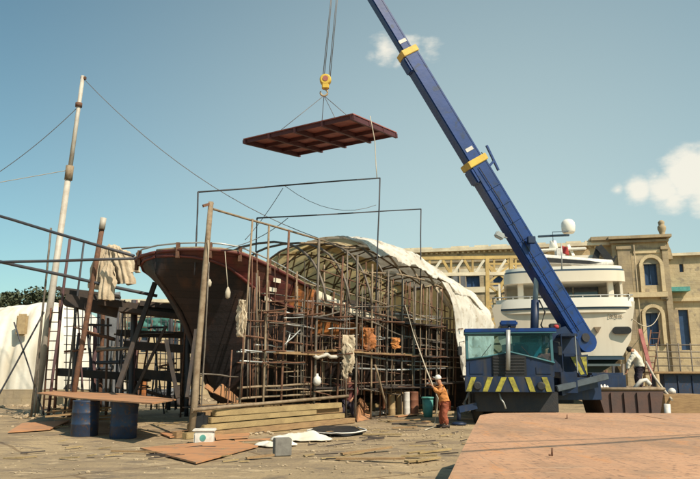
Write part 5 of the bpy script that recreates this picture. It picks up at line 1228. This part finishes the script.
# fit the panel corners (rectangle) by a small deterministic search
PX = dict(L=(243,139.5), B=(297,153), R=(397,134.5), T=(353,114))
def perr(q):
    Lp, Tp, Bp = at(*PX['L'], q[0]), at(*PX['T'], q[1]), at(*PX['B'], q[2]); Rp = Tp+Bp-Lp
    d = Rp-V((0,0,HCAM)); f = d.y*cp+d.z*sp; up_ = -d.y*sp+d.z*cp
    ex = CX+FPX*d.x/f-PX['R'][0]; ey = CY-FPX*up_/f-PX['R'][1]
    e1, e2 = (Tp-Lp), (Bp-Lp)
    return ex*ex+ey*ey + 40*(e1.normalized().dot(e2.normalized()))**2 + 8*(e1.normalized().z**2+e2.normalized().z**2)*3 + .5*(sum(q)/3-22)**2
rs = random.Random(3); best = [22.4,20.2,23.8]; be = perr(best); stp = 1.0
for it in range(6000):
    q = [v+rs.gauss(0,stp) for v in best]; e = perr(q)
    if e < be: best, be = q, e
    if it%1000 == 999: stp *= .5
Lp, Tp, Bp = at(*PX['L'], best[0]), at(*PX['T'], best[1]), at(*PX['B'], best[2]); Rp = Tp+Bp-Lp
e1, e2 = Tp-Lp, Bp-Lp; nP = e1.cross(e2).normalized(); nP = nP if nP.z > 0 else -nP
pn = thing('stiffened_panel', 'dark red steel panel with a grid of stiffeners, hanging level from the crane hook', 'panel', (Lp+Tp+Bp+Rp)/4)
b = MB(); b.prism([Lp,Tp,Rp,Bp], nP*.03); b.build('plate', M['redplate'], pn)
e1n, e2n = e1.normalized(), e2.normalized()
for k in range(4):
    f = (k+.06)/3.12; p = Lp+e2*f; b = MB(); b.beam(p-e1n*.06-nP*.07, p+e1+e1n*.0-nP*.07, .05,.12, nP); b.build('stringer', M['redbeam'], pn)
for k in range(5):
    f = (k+.06)/4.12; p = Lp+e1*f; b = MB(); b.beam(p-nP*.09, p+e2+e2n*.1-nP*.09, .09,.16, nP); b.build('girder', M['redbeam'], pn)
for (f1, f2) in ((.27,.1),(.3,.9),(.82,.1),(.8,.85)):
    b = MB(); p = Lp+e1*f1+e2*f2+nP*.03; b.tube([hc-V((0,0,.12)), p], .012, 6); tag(b.build('sling', M['wire']), 'wire sling from the crane hook to the lifted red panel', 'sling', 'slings carrying the lifted panel')
b = MB(); b.tube([at(370,116,best[1]+.3), at(372,126,best[1]+.2), at(375,142,best[1]+.2), at(376,165,best[1]+.1), at(377,178,best[1])], .014, 6); tag(b.build('tag_line', M['rope']), 'pale tag line looped round the right end of the lifted panel', 'rope')
# ------------------------------------------------------------------ people
CRT = bpy.data.textures.new('creases', 'CLOUDS'); CRT.noise_scale = .11; CRT.noise_depth = 2
def skinned(name, verts, edges, rad, m, parent, sub=2, root=0):
    me = bpy.data.meshes.new(name); me.from_pydata([tuple(V(v)-wloc(parent)) for v in verts], edges, []); me.materials.append(m)
    o = bpy.data.objects.new(name, me); COL.objects.link(o); o.parent = parent
    md = o.modifiers.new('skin', 'SKIN'); md.use_smooth_shade = True
    sv = me.skin_vertices[0].data
    for i, r in enumerate(rad):
        sv[i].radius = r if isinstance(r, tuple) else (r, r); sv[i].use_root = (i == root)
    s = o.modifiers.new('sub', 'SUBSURF'); s.levels = sub; s.render_levels = sub
    if name != 'body':
        s.levels = s.render_levels = 3; dm = o.modifiers.new('creases', 'DISPLACE'); dm.texture = CRT; dm.strength = .06; dm.mid_level = .3; dm.texture_coords = 'LOCAL'
    return o
def person(label, J, top, bottom, hair, foot_, face, cap=None, fat=1.0):
    """J: joints in world space; face: unit vector the face looks along"""
    root = thing('person', label, 'person', foot_)
    vs, es, rd = [], [], []
    def add(p, r, par_=None):
        vs.append(V(p)); rd.append(r)
        if par_ is not None: es.append((par_, len(vs)-1))
        return len(vs)-1
    face = V(face).normalized(); f = fat; J = dict(J); J['head'] = V(J['neck'])+(V(J['head'])-V(J['neck']))*.84
    pel = add(J['pelvis'], .11*f); ch = add(J['chest'], .115*f, pel); nk = add(J['neck'], .06, ch)
    hd = J['head']; upv = (V(hd)-V(J['neck'])).normalized()
    h1 = add(V(hd)-upv*.065+face*.02, .086, nk); h2 = add(V(hd)+upv*.045, .10, h1)
    nose = add(V(hd)+face*.085-upv*.015, .016, h1)
    for s in 'LR':
        sh_ = add(J['sh'+s], .062, ch); el_ = add(J['el'+s], .045, sh_); wr_ = add(J['wr'+s], .03, el_)
        d = (V(J['wr'+s])-V(J['el'+s])).normalized(); ax = d.cross(face)
        if ax.length < .1: ax = d.cross(V((0,0,1)))
        ax.normalize(); cu = ax.cross(d).normalized()
        pm = add(V(J['wr'+s])+d*.07, (.034,.02), wr_)
        for k, (o_, ln) in enumerate(((-.03,.062),(-.01,.075),(.01,.07),(.03,.055))):
            a_ = add(V(J['wr'+s])+d*(.105)+ax*o_, .010, pm); a2 = add(V(J['wr'+s])+d*(.105+ln*.55)+ax*o_*1.1+cu*.018, .009, a_); add(V(J['wr'+s])+d*(.105+ln*.75)+ax*o_*1.1+cu*.045, .008, a2)
        t_ = add(V(J['wr'+s])+d*.05+ax*.045+cu*.01, .012, pm); add(V(J['wr'+s])+d*.09+ax*.055+cu*.035, .010, t_)
        hp = add(J['hip'+s], .088*f, pel); kn = add(J['kn'+s], .062*f, hp); an = add(J['an'+s], .042, kn); add(J['to'+s], .038, an)
    skinned('body', vs, es, rd, M['skin'], root, 2)
    # jacket and trousers
    def cl(name, chain, m):
        v2, e2_, r2 = [], [], []
        idx = {}
        for (nm_, p, r, par_) in chain:
            idx[nm_] = len(v2); v2.append(V(p)); r2.append(r)
            if par_: e2_.append((idx[par_], idx[nm_]))
        return skinned(name, v2, e2_, r2, m, root, 2)
    wl_ = lambda a, c, t: V(J[a]).lerp(V(J[c]), t)
    cl('jacket', [('p', wl_('pelvis','chest',-.3), .18*f, None), ('m', wl_('pelvis','chest',.4), (.165*f,.145*f), 'p'), ('c', J['chest'], (.175*f,.15*f), 'm'), ('n', wl_('chest','neck',.8), .075, 'c'),
        ('sL', J['shL'], .085, 'c'), ('eL', J['elL'], .066, 'sL'), ('wL', wl_('elL','wrL',.92), .048, 'eL'), ('sR', J['shR'], .085, 'c'), ('eR', J['elR'], .066, 'sR'), ('wR', wl_('elR','wrR',.92), .048, 'eR')], top)
    cl('trousers', [('p', J['pelvis'], .145*f, None), ('hL', J['hipL'], .108*f, 'p'), ('kL', J['knL'], .082*f, 'hL'), ('aL', wl_('knL','anL',.92), .068, 'kL'), ('hR', J['hipR'], .108*f, 'p'), ('kR', J['knR'], .082*f, 'hR'), ('aR', wl_('knR','anR',.92), .068, 'kR')], bottom)
    for s in 'LR':
        b = MB(); a_, t_ = V(J['an'+s]), V(J['to'+s]); dd = (t_-a_); dd.z = 0; dd.normalize()
        b.tube([a_-dd*.07+V((0,0,-.03)), a_+dd*.02+V((0,0,-.02)), t_+V((0,0,-.0)), t_+dd*.05], .055, 10, .04); b.build('boot', M['boot'], root)
        e_ = V(hd)+face*.082+upv*.02+upv.cross(face).normalized()*(.032 if s == 'L' else -.032)
        b = MB(); b.lathe(e_-face*.006, [(.011,0),(.008,.006)], 8, face); b.build('eye', M['blackpaint'], root)
        b = MB(); e_ = V(hd)+upv.cross(face).normalized()*(.088 if s == 'L' else -.088); b.lathe(e_, [(.02,-.01),(.028,0),(.02,.012)], 8, face); b.build('ear', M['skin'], root)
    b = MB(); b.beam(V(hd)+face*.088-upv*.052-upv.cross(face).normalized()*.022, V(hd)+face*.088-upv*.052+upv.cross(face).normalized()*.022, .008,.01); b.build('mouth', M['redcloth'], root)
    b = MB(); c_ = V(hd)+upv*(.062 if cap else .05)-face*(.022 if cap else .042)
    r_ = bmesh.ops.create_uvsphere(b.bm, u_segments=16, v_segments=10, radius=.108)
    q_ = V((0,0,1)).rotation_difference((upv-face*.25).normalized())
    for v in list(b.bm.verts):
        if v.co.z < -.03: v.co.z = -.03 + (v.co.z+.03)*.25
        v.co = c_ + q_ @ v.co
    for f_ in b.bm.faces: f_.smooth = True
    b.build('cap' if cap else 'hair', cap or hair, root)
    if cap: b = MB(); b.prism([c_+face*.09+upv.cross(face).normalized()*.07, c_+face*.17+upv.cross(face).normalized()*.04, c_+face*.17-upv.cross(face).normalized()*.04, c_+face*.09-upv.cross(face).normalized()*.07], upv*.012); b.build('peak', cap, root)
    return root
# orange clad worker, side on, facing left, arms up at the rope
Yw = 20.3; ft = gnd(441,428); Yw = ft.y
W = lambda x, y, d=0: at(x, y, Yw+d)
J = dict(pelvis=W(444.5,403), chest=W(442.5,390.5), neck=W(440,384), head=W(437.8,379), shL=W(440,388.5,.17), elL=W(436,389,.2), wrL=W(432.2,384,.12), shR=W(442,388,-.19), elR=W(438.5,392.5,-.24), wrR=W(433.5,387.5,-.12),
  hipL=W(444,405,.09), knL=W(441.5,415.5,.1), anL=W(442,425,.1), toL=W(438,427,.1), hipR=W(445.2,405,-.1), knR=W(444,416,-.12), anR=W(447.5,426,-.12), toR=W(443.5,428.2,-.12))
J['toL'].z = .045; J['toR'].z = .045; J['anL'].z = .09; J['anR'].z = .09
person('worker in loose orange coveralls and white cap, hauling on a rope beside the turquoise bin', J, M['orangecloth'], M['redcloth'], M['hair'], ft, (-.95,.15,.15), M['capw'], 1.12)
b = MB(); b.tube([W(434,390,-.05), W(431.5,382,.0), W(425,366,.6), bp(414,335,3.6), bp(405,305,3.5)], .022, 6); tag(b.build('pull_rope', M['rope']), 'taut pale rope from the orange clad worker up into the scaffolding', 'rope')
b = MB(); b.tube([W(434,390,-.05), W(438,398,-.35), W(437,410,-.3), gnd(434,427,.03), gnd(425,430,.03)], .018, 6); tag(b.build('rope_tail', M['rope']), 'slack tail of rope falling from the orange clad worker to the ground', 'rope')
# dark clad worker, back to us
ft = gnd(348,421); Yw = ft.y
J = dict(pelvis=W(347.5,400), chest=W(349,387), neck=W(349.5,381), head=W(350,375.5), shL=W(344,384.5,.0), elL=W(339.5,387.5,.1), wrL=W(335.5,384,.3), shR=W(354,385), elR=W(357,392,-.05), wrR=W(352.5,398.5,-.2),
  hipL=W(345,402), knL=W(342.5,411,-.08), anL=W(341.5,419.5,0), toL=W(340,421,-.15), hipR=W(350.3,402), knR=W(353,411), anR=W(355,419.5,.05), toR=W(356.5,421,-.1))
for k in ('toL','toR'): J[k].z = .045
for k in ('anL','anR'): J[k].z = .09
person('worker in dark maroon and navy clothes standing in shade behind the dark tray', J, M['maroonc'], M['darkcloth'], M['hair'], ft, (-.6,.5,-.2), None, 1.15)
# crane operator, seated
Yw = Yf+1.05; hx = 545.5
J = dict(pelvis=W(hx,369), chest=W(hx,358.5,-.03), neck=W(hx,353.2,-.05), head=W(hx,347.8,-.08), shL=W(hx-5.5,356,-.02), elL=W(hx-8.2,363,-.25), wrL=W(hx-5.6,364,-.5), shR=W(hx+4.8,356,-.02), elR=W(hx+5.2,363,-.2), wrR=W(hx+1,364,-.5),
  hipL=W(hx-3,369.5,-.05), knL=W(hx-3.5,368,-.5), anL=W(hx-3.5,377,-.6), toL=W(hx-3.5,377.5,-.72), hipR=W(hx+3,369.5,-.05), knR=W(hx+3.3,368,-.5), anR=W(hx+3.3,377,-.6), toR=W(hx+3.3,377.5,-.72))
person('crane operator sitting behind the right hand windscreen of the blue crane cab', J, M['maroonc'], M['darkcloth'], M['hair'], W(hx,376), (-.25,-1,-.05), None, 1.0)
b = MB(); b.box(V(((xl+xr)/2, Yf+D/2, zc0-.02)), (xr-xl-.2, D-.2, .08)); b.build('cab_floor', M['cgrime'], crane)
# ------------------------------------------------------------------ right: skip, worker, cabinet, rails
Yk = 23.9
sk = thing('steel_skip', 'brown steel skip right of the crane, seen above the salmon plates', 'skip', at(628,416,Yk)); sk.location.z = 0
p, q = at(597,389,Yk), at(664,389,Yk)
b = MB(); zk = p.z; xa, xb = p.x, q.x
b.prism([V((xa,Yk,zk)),V((xb,Yk,zk)),V((xb-.25,Yk,.1)),V((xa+.25,Yk,.1))], V((0,.06,0))); b.prism([V((xa,Yk+1.9,zk)),V((xb,Yk+1.9,zk)),V((xb-.25,Yk+1.9,.1)),V((xa+.25,Yk+1.9,.1))], V((0,.06,0)))
b.prism([V((xa,Yk+.06,zk)),V((xa+.25,Yk+.06,.1)),V((xa+.25,Yk+1.9,.1)),V((xa,Yk+1.9,zk))], V((.06,0,0))); b.prism([V((xb-.06,Yk+.06,zk)),V((xb-.31,Yk+.06,.1)),V((xb-.31,Yk+1.9,.1)),V((xb-.06,Yk+1.9,zk))], V((.05,0,0)))
b.box(V(((xa+xb)/2,Yk+.98,.14)), (xb-xa-.6,1.8,.06)); b.build('body', M['skip'], sk)
b = MB(); b.tube([V((xa,Yk,zk)),V((xb,Yk,zk)),V((xb,Yk+1.95,zk)),V((xa,Yk+1.95,zk)),V((xa,Yk,zk))], .06, 8); b.build('rim', M['tanpipe'], sk)
for k in range(4): x = xa+.5+k*(xb-xa-1)/3; b = MB(); b.box(V((x,Yk-.04,zk*.5)), (.09,.07,zk-.25)); b.build('rib', M['skip'], sk)
b = MB(); b.grid(lambda a,c: V((xa+.07+(xb-xa-.14)*a, Yk+.08+1.8*c, zk-.12+.10*nz(a*6,c*4))), 24, 12, False); tag(b.build('spoil', M['rubble']), 'rubble filling the brown skip', 'rubble', kind='stuff')
b = MB(); b.box(V(((xa+xb)/2,Yk+.98,zk*.45)), (xb-xa-.7,1.7,zk*.75)); bpy.data.objects.remove(b.build('temp', M['rubble']))
crumple(0,0,.25,.2,.25,M['whitep'],'small white cloth lying on the left rim of the brown skip','cloth','crumpled_rag',17)
o = [q for q in COL.objects if q.get('label') == 'small white cloth lying on the left rim of the brown skip'][0]
o.location = V((xa+.35, Yk+.25, zk-.05))
b = MB(); b.tube([V((at(637,388,Yk).x,Yk+.3,zk-.02)), at(641,381,Yk+.3), at(646,380,Yk+.3), at(650,385,Yk+.3)], .07, 8, .09); tag(b.build('bent_duct', M['whitep']), 'white bent pipe standing out of the skip below the white shirted worker', 'pipe')
Yw = Yk+.9
W = lambda x, y, d=0: at(x, y, Yw+d)
zf_ = zk-.03
J = dict(pelvis=W(639.5,367), chest=W(636.5,353.5,-.05), neck=W(632.5,350.5,-.08), head=W(629.2,350,-.1), shL=W(634.5,353.5,.2), elL=W(632,361.5,.2), wrL=W(628.5,368.5,.1), shR=W(634,354.5,-.22), elR=W(629,362,-.2), wrR=W(627,370,-.15),
  hipL=W(639,369.5,.1), knL=W(636.5,379,.12), anL=W(640,389,.12), toL=W(636.5,390,.12), hipR=W(640,369.5,-.1), knR=W(638.5,380,-.1), anR=W(643,389.5,-.1), toR=W(639.5,391,-.1))
for k in ('toL','toR'): J[k].z = zf_+.045
for k in ('anL','anR'): J[k].z = zf_+.09
person('dark haired worker in a white shirt leaning forward on top of the brown skip', J, M['whitecloth'], M['darkcloth'], M['hair'], V((W(640,390).x,Yw,zf_)), (-.8,-.1,-.5), None, 1.1)
b = MB(); b.tube([at(646,362,29), at(655,378,28), at(664,390,27), at(672,400,26)], .05, 6); tag(b.build('hose', M['rope']), 'pale hose curving down to the right behind the skip', 'hose')
b = MB(); b.beam(at(640,330,36), at(656,392,33), .18,.18); tag(b.build('leaning_baulk', M['redplate']), 'red brown baulk leaning against the yacht quarter', 'timber prop')
cbn = thing('blue_cabinet', 'dark blue cabinet with a tan top board at the right edge', 'cabinet', at(676,400,30)); cbn.location.z = 0
p, q = at(663,374,30), at(720,374,30)
b = MB(); b.box(V(((p.x+q.x)/2,30.6,p.z/2)), (q.x-p.x,1.2,p.z), None, .03); b.build('body', M['drumblue'], cbn)
b = MB(); b.box(V(((p.x+q.x)/2-.2,30.5,p.z+.06)), (q.x-p.x+.9,1.6,.1), None, .02); b.build('top_board', M['plank'], cbn)
for k in (1,2,3): b = MB(); b.box(V((p.x+(q.x-p.x)*k/4,29.97,p.z/2)), (.04,.04,p.z-.15)); b.build('door_edge', M['cdark'], cbn)
b = MB(); pz = at(657,374,29.6); b.tube([V((pz.x,29.6,0)), pz], .09, 8); b.build('front_post', M['tancan'], cbn)
rl = thing('grey_railing', 'grey railing above the blue cabinet at the right edge', 'railing', at(676,372,36)); rl.location.z = 0
for y in (345,352,358,366): b = MB(); b.tube([at(655,y,36), at(730,y,36)], .032, 6); b.build('rail', M['steel'], rl)
for x in (656,667,678,690,702,716,729): b = MB(); b.tube([V((at(x,345,36).x,36,0)), at(x,343,36)], .035, 6); b.build('post', M['steel'], rl)
b = MB(); b.lathe(V((at(672,392,26.8).x, 26.8, at(664,394.5,26.2).z)), [(.09,0),(.14,.04),(.15,.12),(.1,.2),(.03,.23)], 12); tag(b.build('float_ball', M['whitep']), 'white round float on the tan crate at the right edge', 'float')
p, q = at(664,394.5,26.2), at(705,394.5,26.2)
b = MB(); b.box(V(((p.x+q.x)/2,26.8,p.z/2)), (q.x-p.x,1.2,p.z), None, .02); tag(b.build('tan_crate', M['plank']), 'tan wooden crate right of the brown skip', 'crate')
b = MB(); b.tube([V((at(667,410,21).x,21,0)), at(667,404,21)], .10, 8); tag(b.build('pale_post', M['whitep']), 'short pale post standing just beyond the salmon plate at right', 'post')
for k, (x, y0, y1, m) in enumerate(((640,372,396,'cgrime'),(614,366,392,'cgrime'),(606,370,392,'rust'),(622,364,392,'steel'))):
    Yq = 33; b = MB(); b.tube([V((at(x,y1,Yq).x,Yq,0)), at(x-2+k,y0,Yq)], .08, 8); tag(b.build('jack_stand', M[m]), ['dark jack post under the yacht, behind the white shirted worker','dark jack post under the middle of the yacht','rusty jack post under the yacht nearest the striped board','grey jack post below the yacht swim platform'][k], 'jack post')
for (x0,y0,x1,y1,Y,h,lb) in ((470,396,486,404,27,.7,'dark cable reel behind the left of the crane'),):
    pass
